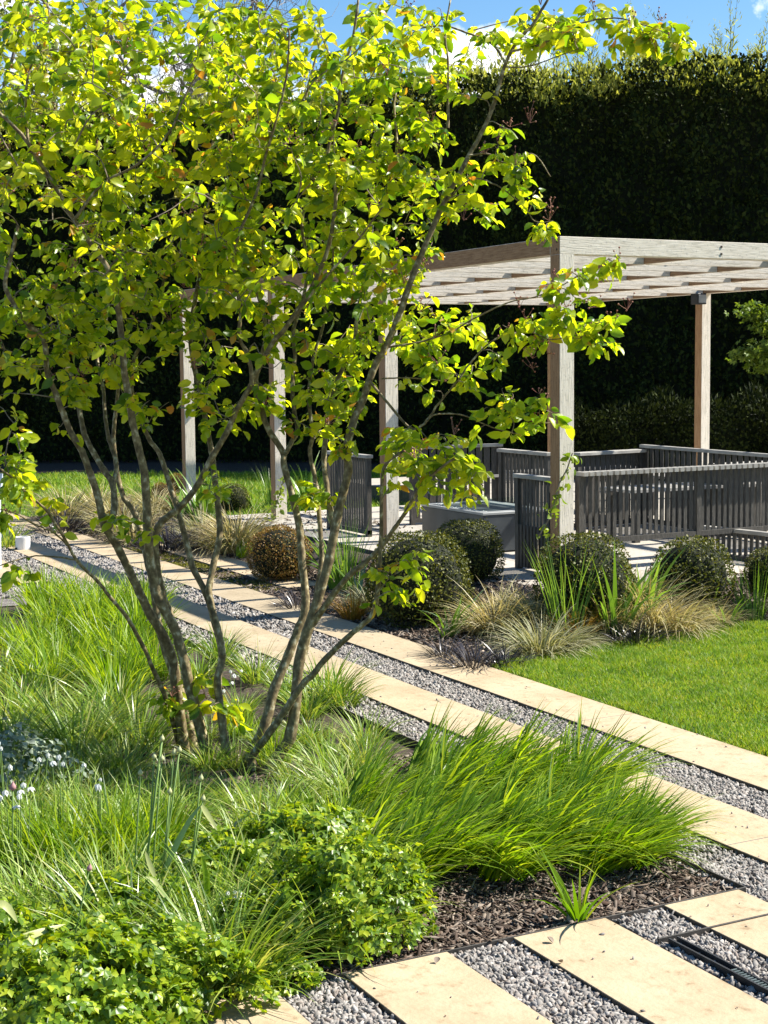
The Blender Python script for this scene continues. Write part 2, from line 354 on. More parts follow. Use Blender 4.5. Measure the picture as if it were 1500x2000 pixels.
# bark chips
def chips(name, poly, dens, size, zj=.015, z0=-.005):
    poly = [tuple(map(float, p[:2])) for p in poly]
    xs_, ys_ = zip(*poly); A = (max(xs_)-min(xs_))*(max(ys_)-min(ys_)); n = int(A*dens)
    x = rng.uniform(min(xs_), max(xs_), n); y = rng.uniform(min(ys_), max(ys_), n)
    k = inpoly(x, y, poly) & inview(x, y); x = x[k]; y = y[k]; n = len(x)
    T = np.array([(-1,-1,-1),(1,-.8,-1),(1,.7,-1),(-1,1,-1),(-.9,-1,1),(1,-.6,1),(.9,.8,1),(-1,.9,1)], float)
    TF = np.array([(0,3,2,1),(4,5,6,7),(0,1,5,4),(1,2,6,5),(2,3,7,6),(3,0,4,7)])
    an = rng.uniform(0, 2*PI, n); tl = rng.normal(0, .35, n); ax = np.stack([np.cos(an)*np.cos(tl), np.sin(an)*np.cos(tl), np.sin(tl)], 1)
    nr = np.stack([rng.normal(0, .4, n), rng.normal(0, .4, n), np.ones(n)], 1)
    M3 = frames(ax, nr); s = size*rng.uniform(.4, 1.7, n)
    sc = np.stack([s*rng.uniform(.05, .24, n), s*rng.uniform(.4, 1.3, n), s*.05], 1)
    V, F = scatter(T, TF, M3*sc[:, None, :], np.stack([x, y, z0+bedz(x, y)+rng.uniform(0, zj, n)], 1))
    o = mesh_np(name, V, F, M['chip']); o['kind'] = 'stuff'; return o
chips('bark_mulch', [(-.2, BEDY), (BEDX-.02, BEDY), (BEDX-.02, 5.6), (-.2, 5.6)], 9500, .020)
chips('bark_mulch', [(4.28, 6.9)]+[tuple(G(u, v)[:2]) for u, v in ((958,1305),(1060,1281),(1180,1260),(1290,1238),(1390,1226),(1600,1213))]+[(9.5, 8.2), (5.5, 8.2), (5.5, 10), (4.28, 12)], 2600, .026)
chips('bark_mulch', [(4.28, 12), (6.5, 12), (6.5, 17), (4.28, 17)], 500, .03)

# steel edging round the near bed and drain channel
def bar(name, x0, x1, y0, y1, z0, z1, mat, label, cat_, group=None):
    mb = MB(); mb.box(x0, x1, y0, y1, z0, z1); o = mb.build(name, mat, bevel=.0006); tag(o, label, cat_, group); return o
bar('steel_edging', .5, BEDX+.003, BEDY-.006, BEDY-.001, -.01, .0185, M['edging'], 'thin dark steel edging across the heads of the near slabs', 'edging')
bar('steel_edging', BEDX-.002, BEDX+.003, BEDY, 11, -.01, .020, M['edging'], 'dark steel edging between the bark bed and the gravel strip', 'edging')
bar('steel_edging', 2.612, 3.4, 3.372, 3.378, -.01, .0225, M['edging'], 'thin dark metal line crossing the gravel and small slab at lower right', 'edging')
dr = empty('drain_channel', (2.655, 2.9, .013)); tag(dr, 'black slotted drain channel sunk in the gravel at lower right', 'drain')
mb = MB(); mb.box(-.018, -.012, -.7, .46, -.01, .010); mb.box(.012, .018, -.7, .46, -.01, .010); mb.box(-.012, .012, -.7, .46, -.01, -.004); mb.build('channel', M['black'], dr)
mb = MB()
yy = -.7
while yy < .2: mb.box(-.0118, .0118, yy, yy+.006, .003, .008); yy += .013
mb.build('grate', M['drain'], dr)

# ------------------------------------------------------------------ blades
def blades(base, az, length, th0, th1, width, seg=5, twist=.5, taper=1.6, fold=0):
    """ribbons; th = angle from vertical at root/tip"""
    N = len(az); t = np.linspace(0, 1, seg+1)
    th = th0[:, None]+(th1-th0)[:, None]*t[None]**1.2
    ds = (length/seg)[:, None]
    mid_ = (th[:, 1:]+th[:, :-1])/2
    r = np.concatenate([np.zeros((N, 1)), np.cumsum(np.sin(mid_)*ds, 1)], 1); h = np.concatenate([np.zeros((N, 1)), np.cumsum(np.cos(mid_)*ds, 1)], 1)
    d = np.stack([np.cos(az), np.sin(az), np.zeros(N)], 1)
    c = base[:, None, :]+d[:, None, :]*r[..., None]+np.array([0, 0, 1.])*h[..., None]
    tw = rng.normal(0, twist, N)
    sd = np.stack([-np.sin(az+tw), np.cos(az+tw), np.sin(tw)*.3], 1)
    prof = (1-t**taper)*(.55+.45*np.minimum(1, t*5)); prof[-1] = .03
    kink = rng.uniform(0, 1, N) < .12
    w = width[:, None]*prof[None]/2
    L = c-sd[:, None, :]*w[..., None]; Rr = c+sd[:, None, :]*w[..., None]
    V = np.stack([L, Rr], 2).reshape(N, -1, 3)
    k = np.arange(seg); q = np.stack([2*k, 2*k+1, 2*k+3, 2*k+2], 1)
    F = (q[None]+(np.arange(N)*2*(seg+1))[:, None, None]).reshape(-1, 4)
    return V.reshape(-1, 3), F
def tuft_geo(n, rad, L, w, lean=(.15, .7), tip=(.6, 1.7), seg=5, bias=None, Lj=.3):
    a = rng.uniform(0, 2*PI, n); rr = rad*np.sqrt(rng.uniform(0, 1, n))
    base = np.stack([np.cos(a)*rr, np.sin(a)*rr, np.zeros(n)-.01], 1)
    az = a+rng.normal(0, .5, n)
    f = rr/rad
    th0 = lean[0]+(lean[1]-lean[0])*f*rng.uniform(.5, 1, n); th1 = th0+rng.uniform(tip[0], tip[1], n)*(.4+.6*f)
    if bias is not None:
        vx = np.cos(az)+bias[0]; vy = np.sin(az)+bias[1]; az = np.arctan2(vy, vx); th0 = th0*.6+.15*np.hypot(vx, vy)
    return blades(base, az, L*rng.uniform(1-Lj, 1+Lj*.6, n), th0, th1, w*rng.uniform(.7, 1.2, n), seg)
TM = {}
def tuft_mesh(key, *a, mat=None, **k):
    V, F = tuft_geo(*a, **k); o = mesh_np(key, V, F, M[mat], smooth=True); me = o.data; bpy.data.objects.remove(o); TM[key] = me; return me
RB = (R2[0]*.9, R2[1]*.9)      # towards picture right
for i in range(3):
    tuft_mesh('bright%d' % i, 190, .11, .48, .0185, lean=(.25, .8), tip=(.8, 1.6), bias=(RB[0]*1.3, RB[1]*1.3), mat='gbright')
    tuft_mesh('bleft%d' % i, 220, .14, .38, .0115, lean=(.05, .55), tip=(.4, 1.5), mat='gbright')
    tuft_mesh('mid%d' % i, 170, .11, .38, .0105, lean=(.15, .8), tip=(.7, 1.6), mat='gmid')
    tuft_mesh('fine%d' % i, 150, .12, .34, .0085, lean=(.2, .9), tip=(.6, 1.6), mat='gfine')
    tuft_mesh('tan%d' % i, 420, .12, .36, .0078, lean=(.2, 1.15), tip=(.9, 2.2), seg=6, mat='gtan')
tuft_mesh('tangreen', 420, .12, .32, .0085, lean=(.2, 1.2), tip=(.9, 2.2), seg=6, mat='gtangreen')
tuft_mesh('black0', 130, .09, .20, .008, lean=(.3, 1.0), tip=(.7, 1.6), mat='gblack')
tuft_mesh('black1', 160, .12, .22, .008, lean=(.3, 1.1), tip=(.7, 1.6), mat='gblack')
tuft_mesh('orange', 200, .06, .25, .005, lean=(.1, .8), tip=(.4, 1.4), mat='gorange')
tuft_mesh('upright', 60, .08, .50, .008, lean=(.02, .35), tip=(.1, .7), mat='strap')
tuft_mesh('strap0', 22, .07, .50, .034, lean=(.05, .4), tip=(.3, 1.9), mat='strap', seg=8)
tuft_mesh('strap1', 12, .04, .36, .024, lean=(.1, .6), tip=(.6, 2.0), mat='strap', seg=8)
tuft_mesh('lily', 17, .022, .30, .020, lean=(.05, .7), tip=(.2, 1.3), mat='gbright', seg=7)
tuft_mesh('bluestrap', 9, .05, .42, .024, lean=(.3, .9), tip=(.7, 1.9), mat='blueleaf', seg=9)
def plant(name, key, loc, s=1.0, rz=None, label=None, cat_='grass', group=None, sz=None):
    o = bpy.data.objects.new(name, TM[key]); C.objects.link(o); o.location = (float(loc[0]), float(loc[1]), float(loc[2]) if len(loc) > 2 else 0)
    o.rotation_euler = (0, 0, rng.uniform(0, 6.28) if rz is None else rz); o.scale = (s, s, sz or s)
    tag(o, label, cat_, group); return o
# bright arching drift in the foreground (leaning to picture right)
LB = 'bright green arching grass tuft in the dense drift leaning over the bark by the gravel'
spots = [(700,1600),(720,1690),(790,1640),(800,1720),(860,1590),(880,1690),(950,1570),(970,1650),(980,1710),(1050,1580),(1070,1670),(1120,1620),(1150,1700),(1190,1640),(1215,1690),(1240,1660),(1000,1540),(910,1530),(830,1530),(1130,1560)]
for i, (u, v) in enumerate(spots):
    g = G(u, v); s = rng.uniform(.66, .80)*(1.0 if u < 1160 else .85)
    plant('arching_grass_tuft', 'bright%d' % (i % 3), g, s, rng.uniform(-.35, .35), LB, 'grass', 'bright green grass drift in front')
LL = 'bright upright grass tuft in the dense clump between the path and the left stems'
for i, (u, v) in enumerate([(70,1290),(110,1240),(150,1310),(190,1240),(230,1300),(270,1250),(300,1320),(110,1345),(225,1355),(160,1200),(225,1210),(90,1195),(280,1200)]):
    g = G(u, v); plant('upright_grass_tuft', 'bleft%d' % (i % 3), g, rng.uniform(.82, .98), None, LL, 'grass', 'bright grass clump at left')
LM = 'dark green arching grass tuft in the clump at the left edge below the bright grass'
for i, (u, v) in enumerate([(30,1420),(110,1430),(190,1440),(60,1370),(150,1480),(10,1500),(230,1400),(0,1330),(270,1460),(5,1260)]):
    g = G(u, v); plant('arching_grass_tuft', 'mid%d' % (i % 3), g, rng.uniform(.75, .95), None, LM, 'grass', 'darker grass clump at left')
LR = 'grass tuft beside the right-hand stem at the edge of the gravel'
for i, (u, v, s) in enumerate([(640,1370,.8),(600,1400,.6),(670,1380,.6),(560,1360,.55),(500,1330,.65),(430,1290,.65),(390,1330,.6),(470,1400,.5)]):
    g = G(u, v); plant('arching_grass_tuft', 'mid%d' % (i % 3), g, s, None, LR if u > 590 else 'soft green grass tuft growing between the two groups of stems', 'grass', 'grass tufts round the stems')
LF = 'fine pale green sedge tuft among the stems and cranesbill'
fs = []
for u in range(20, 760, 62):
    for v in range(1450, 1700, 60):
        if v > 1640 and u > 360: continue
        fs.append((u+rng.uniform(-25, 25), v+rng.uniform(-22, 22)))
for i, (u, v) in enumerate(fs):
    g = G(u, v); plant('sedge_tuft', ['fine0', 'mid1', 'fine1', 'fine2', 'bleft0'][i % 5], g, rng.uniform(.36, .52) if (250 < u < 640 and v < 1600) else rng.uniform(.5, .8), None, LF, 'grass', 'sedge tufts under the small tree')
plant('sedge_tuft', 'mid0', G(470, 1905), .75, None, 'clump of fine grass with straw base just above the bottom slab', 'grass')
plant('sedge_tuft', 'mid2', G(395, 1850), .7, None, 'long bladed grass tuft in the middle of the cranesbill', 'grass')
plant('sedge_tuft', 'fine1', G(60, 1790), .8, None, 'pale arching grass tuft at the left edge above the cranesbill', 'grass')

LG = 'loose grass tuft growing up through the cranesbill leaves'
for i, (u, v) in enumerate([(90,1900),(180,1860),(260,1900),(330,1850),(60,1960),(420,1830),(500,1790),(560,1760),(640,1740),(300,1780),(220,1800),(480,1700),(130,1800),(380,1900),(640,1850),(20,1850),(540,1860),(700,1750),(440,1940),(350,1940)]):
    plant('sedge_tuft', ['fine0', 'mid1', 'mid2', 'fine2'][i % 4], G(u, v), rng.uniform(.7, .95), None, LG, 'grass', 'grass tufts among the cranesbill')
# lily like young plant in the bark
plant('young_lily', 'lily', G(1130, 1800), .80, 1.2, 'young bright yellow-green strap leaved plant alone in the bark', 'plant')

# ------------------------------------------------------------------ leafy mounds (cranesbill)
def lobed():
    pts = [(0, 0)]; n = 5
    ang = np.linspace(-2.1, 2.1, n*2-1); V = [(0, 0, 0)]
    for i, a in enumerate(ang):
        r = 1.0 if i % 2 == 0 else .52
        if i % 2 == 0:
            V.append((math.sin(a-.14)*r*.9, math.cos(a-.14)*r*.9, -.12)); V.append((math.sin(a)*r, math.cos(a)*r, -.2)); V.append((math.sin(a+.14)*r*.9, math.cos(a+.14)*r*.9, -.12))
        else: V.append((math.sin(a)*r, math.cos(a)*r, .03))
    V = np.array(V, float); V[:, :2] *= .5; V[:, 1] += .1; V[:, 2] *= .5
    F = np.array([(0, i, i+1) for i in range(1, len(V)-1)]); return V, F
def ovate(n=4, fold=.12, curve=.25, wid=.33):
    V = []; ws = [0.10, .86, 1.0, .76, .04] if n == 4 else [0.02, 1, .03]
    for i, w in enumerate(ws):
        y = i/(len(ws)-1); z = -curve*y*y
        V += [(-wid*w, y, z+fold*w), (0, y, z), (wid*w, y, z+fold*w)]
    F = []
    for i in range(len(ws)-1):
        a = i*3; F += [(a, a+1, a+4, a+3), (a+1, a+2, a+5, a+4)]
    return np.array(V, float), np.array(F)
OV, OF = ovate(); OV2, OF2 = ovate(2, .1, .15, .36)
_p = []
for _a, _s in ((-1.9, .75), (-.95, .9), (0, 1.0), (.95, .9), (1.9, .75)):
    _c, _n = math.cos(_a), math.sin(_a); _q = OV2*np.array([.95, 1, 1])*_s*.6; _q[:, 1] += .06
    _p.append((np.stack([_q[:, 0]*_c+_q[:, 1]*_n, -_q[:, 0]*_n+_q[:, 1]*_c, _q[:, 2]], 1), OF2))
LV, LFc = cat(_p)
def mound(name, cx, cy, rx, ry, h, n, size, mat, label, z0=0, lob=True, dome=True, group=None):
    a = rng.uniform(0, 2*PI, n); r = np.sqrt(rng.uniform(0, 1, n)); hh = np.sqrt(np.maximum(0, 1-r**2.6))
    dep = rng.uniform(0, 1, n)**2*.35
    lump = 1+.2*np.sin(a*3+cx*7)+.14*np.sin(a*5+cy*3)+.08*np.sin(a*9)
    x = np.cos(a)*r*rx*lump; y = np.sin(a)*r*ry*lump; z = hh*h*(1-dep)*(.8+.3*rng.uniform(0, 1, n)+.16*np.sin(x*31+cx*5)*np.sin(y*27+cy*9))+.01
    nr = np.stack([x/rx*.9, y/ry*.9, .6+.5*hh], 1)+rng.normal(0, .45, (n, 3))
    ax = np.stack([np.cos(a), np.sin(a), -.3*np.ones(n)], 1)+rng.normal(0, .8, (n, 3))
    M3 = frames(ax, nr)*(size*rng.uniform(.6, 1.25, n))[:, None, None]
    pos = np.stack([x, y, z+z0], 1)
    if lob: V, F = scatter(LV, LFc, M3, pos)
    else: V, F = scatter(OV2, OF2, M3, pos)
    e = empty(name, (cx, cy, 0)); tag(e, label, 'plant', group)
    mesh_np('foliage', V, F, M[mat], e)
    # stalks
    ns = n//14; k = rng.integers(0, n, ns); mb = MB()
    for i in k: mb.tube([(x[i]*.35, y[i]*.35, 0), (x[i]*.75, y[i]*.75, z[i]*.6), (x[i], y[i], z[i])], [.0022, .002, .0015], 4, cap=False)
    mb.build('stalks', M['stem'], e)
    return e
def gm(u, v, rx, ry, h, n, label, size=.05, mat='geran', lob=True):
    size *= .86; n = int(n*1.15); h *= .86
    g = G(u, v); mound('cranesbill', g[0], g[1], rx, ry, h, n, size, mat, label, lob=lob)
gm(120, 2040, .34, .28, .28, 1500, 'leafy cranesbill mound filling the bottom left corner')
gm(300, 1985, .24, .22, .24, 1000, 'cranesbill mound just left of the bottom slab')
gm(20, 1930, .22, .2, .22, 800, 'cranesbill mound at the left edge under the pale bulb leaf')
gm(680, 1830, .26, .24, .30, 1500, 'tall leafy mound beside the bark in front of the grass drift', .046)
gm(560, 1850, .2, .2, .2, 800, 'cut leaved mound between the bottom slab and the tall mound', .05)
gm(590, 1720, .26, .24, .24, 1000, 'broad leaved mound behind the tall leafy mound', .055)
gm(430, 1760, .24, .22, .2, 900, 'light green mound left of centre among the bulb stems', .06)
gm(230, 1850, .25, .22, .2, 900, 'leafy mound behind the bottom left cranesbill', .055)
gm(545, 1925, .11, .09, .08, 260, 'low feathery plant spilling onto the gravel beside the bottom slab', .04)

# ------------------------------------------------------------------ alliums, bulb leaves, white flowers
def stalk_plant(name, u0, v0, u1, v1, d, r, budr, label, mat='bud', group='allium buds on tall stalks'):
    b = P(u0, v0, d); tp = P(u1, v1, d*.995)
    dirn = (tp-b)/np.linalg.norm(tp-b)
    if b[2] > 0.0: b = b-dirn*(b[2]/max(.2, dirn[2]))
    e = empty(name, b); tag(e, label, 'flower', group)
    mb = MB(); m_ = (b+tp)/2+np.array([rng.normal(0, .004), rng.normal(0, .004), 0])
    mb.tube([b-b, m_-b, tp-b], [r, r*.95, r*.8], 6); mb.build('stem', M['stem'], e, smooth=True)
    mb = MB(); ts = np.linspace(0, 1, 8); pr = [.25, .8, 1, .98, .8, .5, .22, .05]
    mb.tube([tp-b+dirn*(budr*2.9*t-.002) for t in ts], [budr*p for p in pr], 8); mb.build('bud', M[mat], e, smooth=True)
AL = [(289,1649,316,1447,'tallest allium bud, top of the group left of the stems'), (293,1655,301,1482,'plump allium bud lowest left of the tall pair'), (302,1670,316,1486,'allium bud just below the tallest one'),
      (322,1690,340,1474,'allium bud left of the paired buds'), (330,1690,350,1469,'allium bud right of the paired buds'), (266,1665,274,1514,'allium bud on the leftmost thin stalk of the group'),
      (370,1670,392,1524,'small allium bud above the bent blue leaf'), (318,1690,331,1550,'small thin allium bud low in the middle of the group'), (374,1700,396,1564,'allium bud at the tip of the bent blue-green leaf')]
for i, (a, b_, c_, d_, l) in enumerate(AL): stalk_plant('allium', a, b_, c_, d_, 4.55, .0028 if i != 0 else .0042, .0078, l)
stalk_plant('allium', 160, 1780, 174, 1700, 4.0, .0022, .0075, 'single brownish pink bud above the cranesbill at left', 'pinkbud', None)
stalk_plant('allium', 24, 1640, 25, 1543, 4.9, .003, .011, 'pink bud beside the white flowers at the left edge', 'pinkbud', None)
def leafpath(name, pts, d, w, mat, label, n=14):
    """one strap leaf swept along image-traced points"""
    pts = [P(u, v, dd) for (u, v), dd in zip(pts, d if hasattr(d, '__len__') else [d]*len(pts))]
    pts = np.array(pts); m = len(pts); t = np.linspace(0, m-1, n); Q = []
    for tt in t:
        i = min(int(tt), m-2); f = tt-i
        p0 = pts[max(i-1, 0)]; p1 = pts[i]; p2 = pts[i+1]; p3 = pts[min(i+2, m-1)]
        Q.append(.5*((2*p1)+(-p0+p2)*f+(2*p0-5*p1+4*p2-p3)*f*f+(-p0+3*p1-3*p2+p3)*f**3))
    Q = np.array(Q); V = []; F = []
    for i, q in enumerate(Q):
        tg = Q[min(i+1, n-1)]-Q[max(i-1, 0)]; tg /= np.linalg.norm(tg)
        view = (CP-q); view /= np.linalg.norm(view); view = view+np.array([0, 0, .8])
        sd = np.cross(tg, view); sd /= np.linalg.norm(sd); nn = np.cross(sd, tg)
        ww = w*(min(1, .5+i*.15))*(1-(i/(n-1))**3)+.0006
        V += [q-sd*ww/2+nn*ww*.12, q, q+sd*ww/2+nn*ww*.12]
    for i in range(n-1):
        a = i*3; F += [(a, a+1, a+4, a+3), (a+1, a+2, a+5, a+4)]
    org = Q[0]; o = mesh_np(name, np.array(V)-org, np.array(F), M[mat], smooth=True); o.location = tuple(org)
    tag(o, label, 'leaf'); return o
leafpath('bulb_leaf', [(322,1700),(345,1650),(372,1600),(393,1572)], 4.5, .019, 'blueleaf', 'thick blue-green bulb leaf bent over behind the allium buds')
leafpath('bulb_leaf', [(394,1573),(403,1588),(414,1605),(424,1622)], 4.49, .017, 'yellowleaf', 'pale yellow tip of the bent bulb leaf by the allium stalks')
leafpath('bulb_leaf', [(-25,1885),(20,1850),(60,1828),(128,1805)], [3.72,3.75,3.78,3.85], .032, 'yellowleaf', 'broad pale yellow-green bulb leaf at the left edge over the cranesbill')
leafpath('bulb_leaf', [(-10,1765),(8,1768),(22,1782),(34,1802)], 3.95, .022, 'yellowleaf', 'curled cream bulb leaf at the left edge')
leafpath('bulb_leaf', [(302,1712),(291,1684),(284,1662)], 4.3, .015, 'yellowleaf', 'short cream leaf tip in front of the allium stalks')
leafpath('bulb_leaf', [(322,1752),(302,1722),(284,1712)], 4.2, .014, 'yellowleaf', 'short cream leaf lying low below the allium stalks')
leafpath('bulb_leaf', [(405,1750),(402,1710),(394,1670)], 4.3, .018, 'gbright', 'narrow upright yellow-green leaf right of the allium stalks')
def flowers(u, v, d, n, spread, label, size=.023):
    c = P(u, v, d); base = np.array([c[0], c[1], 0.0]); e = empty('white_bluebell', base); tag(e, label, 'flower')
    mb = MB()
    for i in range(n):
        p = c+np.array([rng.normal(0, spread), rng.normal(0, spread), rng.normal(0, spread*1.1)]); p[2] = max(p[2], .05)
        mb.tube([np.array([(p[0]-base[0])*.4, (p[1]-base[1])*.4, 0]), np.array([(p[0]-base[0])*.8, (p[1]-base[1])*.8, p[2]*.6]), p-base], [.002, .0018, .001], 4)
        k = 6; a = np.arange(k)*2*PI/k+rng.uniform(0, 1); tilt = rng.uniform(.8, 2.2)
        ax = np.stack([np.cos(a), np.sin(a), -np.full(k, tilt)], 1)+rng.normal(0, .3, 3); nr = np.stack([np.cos(a)*tilt, np.sin(a)*tilt, np.ones(k)], 1)
        V, F = scatter(OV2*np.array([.8, 1, 1]), OF2, frames(ax, nr)*size*rng.uniform(.6, 1.1), np.repeat((p-base)[None], k, 0))
        h = mesh_np('flower_head', V, F, M['petal'], e)
    mb.build('stems', M['stem'], e)
M['silver'] = leafmat('silvery_leaf', [(.12, .17, .10), (.22, .28, .18), (.36, .41, .32)], .25, (1.1, 1.1, 1), .5, .3)
g_ = G(10, 1560); mound('silvery_plant', g_[0], g_[1], .26, .26, .26, 900, .034, 'silver', 'mound of small silvery grey leaves at the left edge below the dark grass', lob=False)
flowers(15, 1470, 5.4, 3, .05, 'pale white bluebell cluster at the left edge in shade')
flowers(62, 1460, 5.5, 3, .04, 'pale white bluebell cluster just right of the left edge')
flowers(30, 1555, 4.9, 7, .022, 'bright white flower head beside the pink bud at left')
flowers(192, 1528, 5.0, 4, .01, 'small white flower pair left of the allium buds')
flowers(115, 1490, 5.2, 4, .035, 'scattered white flowers above the sedge at left')
flowers(462, 1750, 4.3, 4, .012, 'small white flowers low in the middle of the mound')
flowers(455, 1325, 6.6, 5, .03, 'few white flowers behind the stem between the tree groups')

# ------------------------------------------------------------------ lawn
def lawn(name, poly, dens, h, w, mat='lawn', z=0):
    poly = [tuple(map(float, p[:2])) for p in poly]; xs_, ys_ = zip(*poly)
    n = int((max(xs_)-min(xs_))*(max(ys_)-min(ys_))*dens); x = rng.uniform(min(xs_), max(xs_), n); y = rng.uniform(min(ys_), max(ys_), n)
    k = inpoly(x, y, poly) & inview(x, y); x = x[k]; y = y[k]; n = len(x)
    az = rng.uniform(0, 2*PI, n); pat = .75+.5*(np.sin(x*9+np.sin(y*7)*1.4)*.5+.5)*(np.sin(y*6.3+x*2)*.5+.5)
    V, F = blades(np.stack([x, y, np.full(n, z-.002)], 1), az, h*rng.uniform(.5, 1.2, n)*pat, rng.uniform(0, .6, n), rng.uniform(.4, 1.5, n), w*rng.uniform(.7, 1.2, n), 2, 1.0)
    o = mesh_np(name, V, F, M[mat]); o['kind'] = 'stuff'; return o
lawnP = [G(958,1305), G(1060,1283), G(1180,1262), G(1290,1240), G(1390,1228), G(1560,1215), G(1900,1215), (12, 5, 0), (8, 2.6, 0), (4.275, 2.6, 0), (4.275, G(958,1305)[1]-.1, 0)]
sheet('lawn', [p[:2] for p in lawnP], .004, M['lawnbase'])
lawn('lawn_grass', [p[:2] for p in lawnP], 23000, .046, .0058)
lf = [G(-80,1000), G(60,1010), G(130,1005), G(260,965), G(400,985), (5.4, 14.4), (9, 14.4), (12, 18), G(950,922), G(-80,930)]
sheet('lawn', [p[:2] for p in lf], .004, M['lawnbase'])
lawn('lawn_grass', [p[:2] for p in lf], 900, .09, .016)
# moss between the stepping pavers
lawn('moss', [(4.27, 10.3), (4.52, 10.3), (4.52, 13.5), (4.27, 13.5)], 9000, .022, .008, 'moss')
lawn('moss', [(4.84, 11), (5.04, 11), (5.04, 13.5), (4.84, 13.5)], 7000, .022, .008, 'moss')

# ------------------------------------------------------------------ clipped balls
def ball_mesh(key, n, mat, leaf=.05, jag=.05):
    u = rng.normal(size=(n, 3)); u /= np.linalg.norm(u, axis=1, keepdims=True); u = u[u[:, 2] > -.75]; n = len(u)
    bump = 1+.04*np.sin(u[:, 0]*5+u[:, 1]*3+n)+.035*np.sin(u[:, 2]*6+u[:, 0]*4)+.02*np.sin(u[:, 1]*13)+np.where(rng.uniform(0, 1, n) < .03, rng.uniform(0, .1, n), 0)
    pos = u*(bump*(1-rng.uniform(0, 1, n)**2*.14))[:, None]
    nr = u+rng.normal(0, .55, (n, 3)); ax = rng.normal(0, 1, (n, 3))+u*.9
    V, F = scatter(OV2, OF2, frames(ax, nr)*(leaf*rng.uniform(.6, 1.3, n))[:, None, None], pos)
    iv, if_ = IV, IF
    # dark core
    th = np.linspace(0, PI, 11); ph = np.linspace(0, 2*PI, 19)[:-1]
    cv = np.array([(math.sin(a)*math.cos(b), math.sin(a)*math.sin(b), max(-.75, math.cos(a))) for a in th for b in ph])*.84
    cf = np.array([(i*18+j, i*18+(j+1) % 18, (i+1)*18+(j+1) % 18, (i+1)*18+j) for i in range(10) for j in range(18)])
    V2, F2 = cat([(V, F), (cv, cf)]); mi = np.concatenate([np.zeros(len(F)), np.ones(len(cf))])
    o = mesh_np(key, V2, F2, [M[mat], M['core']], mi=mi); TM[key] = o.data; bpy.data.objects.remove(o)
ball_mesh('ballA', 7500, 'box', .055); ball_mesh('ballB', 6500, 'boxtan', .06); ball_mesh('ballC', 5500, 'box', .065)
def ball(u, v, r, key, label, squash=.98, gz=0.0, name='clipped_ball_shrub'):
    k = ray(u, v)[2]; d = (CAMH-gz)/(.78*r/FPX-k); R = r*d/FPX; p = P(u, v, d)
    o = bpy.data.objects.new(name, TM[key]); C.objects.link(o); o.location = tuple(p); o.scale = (R, R, R*squash); o.rotation_euler = (0, 0, rng.uniform(0, 6))
    tag(o, label, 'shrub'); return o
ball(817, 1137, 104, 'ballA', 'largest clipped green ball shrub beside the path, centre')
ball(912, 1083, 72, 'ballA', 'clipped dark ball shrub behind the largest one, in front of the grey tank', gz=.15)
ball(545, 1086, 63, 'ballB', 'bronze orange clipped ball shrub at the edge of the stepping slabs')
ball(1142, 1133, 97, 'ballA', 'clipped green ball shrub at the foot of the front pergola post', gz=.08)
ball(1352, 1125, 80, 'ballC', 'clipped green ball shrub in front of the slatted screen at right', gz=.08)
ball(1508, 1122, 55, 'ballC', 'clipped ball shrub cut off by the right edge', gz=.15)
ball(1300, 1145, 42, 'ballB', 'small orange-tinted ball shrub behind the tan grass')
ball(455, 976, 33, 'ballC', 'distant clipped green ball shrub between the two far posts')
ball(318, 968, 26, 'ballB', 'distant yellow-orange ball shrub beside the farthest post')
ball(350, 948, 24, 'ballB', 'distant brownish ball shrub behind the farthest post')
# ------------------------------------------------------------------ plants in the right-hand bed and far bed
def pl(name, key, u, v, s, label, cat_='grass', sz=None, rz=None): plant(name, key, GZ(u, v), s, rz, label, cat_, sz=sz)
pl('tan_sedge', 'tan0', 970, 1232, 1.15, 'straw coloured sedge tuft in front of the dark ball shrub')
pl('tan_sedge', 'tan1', 1010, 1210, .75, 'straw coloured sedge tuft behind the variegated one')
pl('variegated_sedge', 'tangreen', 1055, 1275, 1.05, 'green and cream striped sedge tuft at the lawn tip')
pl('tan_sedge', 'tan2', 1265, 1222, 1.25, 'big straw coloured sedge tuft below the right ball shrub')
pl('tan_sedge', 'tan0', 1320, 1235, 1.0, 'straw sedge tuft spreading over the lawn edge')
pl('tan_sedge', 'tan1', 1235, 1180, .9, 'tall pale sedge tuft between the two right ball shrubs')
pl('orange_sedge', 'orange', 1135, 1245, 1.0, 'small orange sedge tuft between green blades and lawn')
pl('black_lilyturf', 'black1', 925, 1305, 1.0, 'black grass-like tuft nearest the path in the right bed')
pl('black_lilyturf', 'black0', 870, 1285, .9, 'black grass-like tuft by the bare bark near the big ball shrub')
pl('black_lilyturf', 'black0', 985, 1300, .9, 'black grass-like tuft at the tip of the lawn')
pl('black_lilyturf', 'black1', 1240, 1255, 1.1, 'black grass-like tuft under the big straw sedge')
pl('black_lilyturf', 'black0', 1000, 1170, .9, 'black grass-like tuft behind the straw sedge')
pl('black_lilyturf', 'black1', 580, 1190, .9, 'grey-black arching tuft right of the bronze ball shrub')
pl('iris', 'upright', 1105, 1235, 1.15, 'upright thin green blades in front of the post shrub', 'plant')
pl('iris', 'strap0', 1200, 1240, 1.2, 'broad upright strap leaves in front of the pergola corner', 'plant')
pl('iris', 'strap1', 875, 1245, .95, 'curling strap leaves right of the largest ball shrub', 'plant')
pl('iris', 'bluestrap', 890, 1235, .8, 'bluish drooping strap leaves beside the largest ball shrub', 'plant')
pl('iris', 'strap1', 1420, 1225, .8, 'short strap leaves between the two right-hand ball shrubs', 'plant')
pl('iris', 'upright', 1475, 1215, .8, 'thin green blades at the right edge behind the lawn', 'plant')
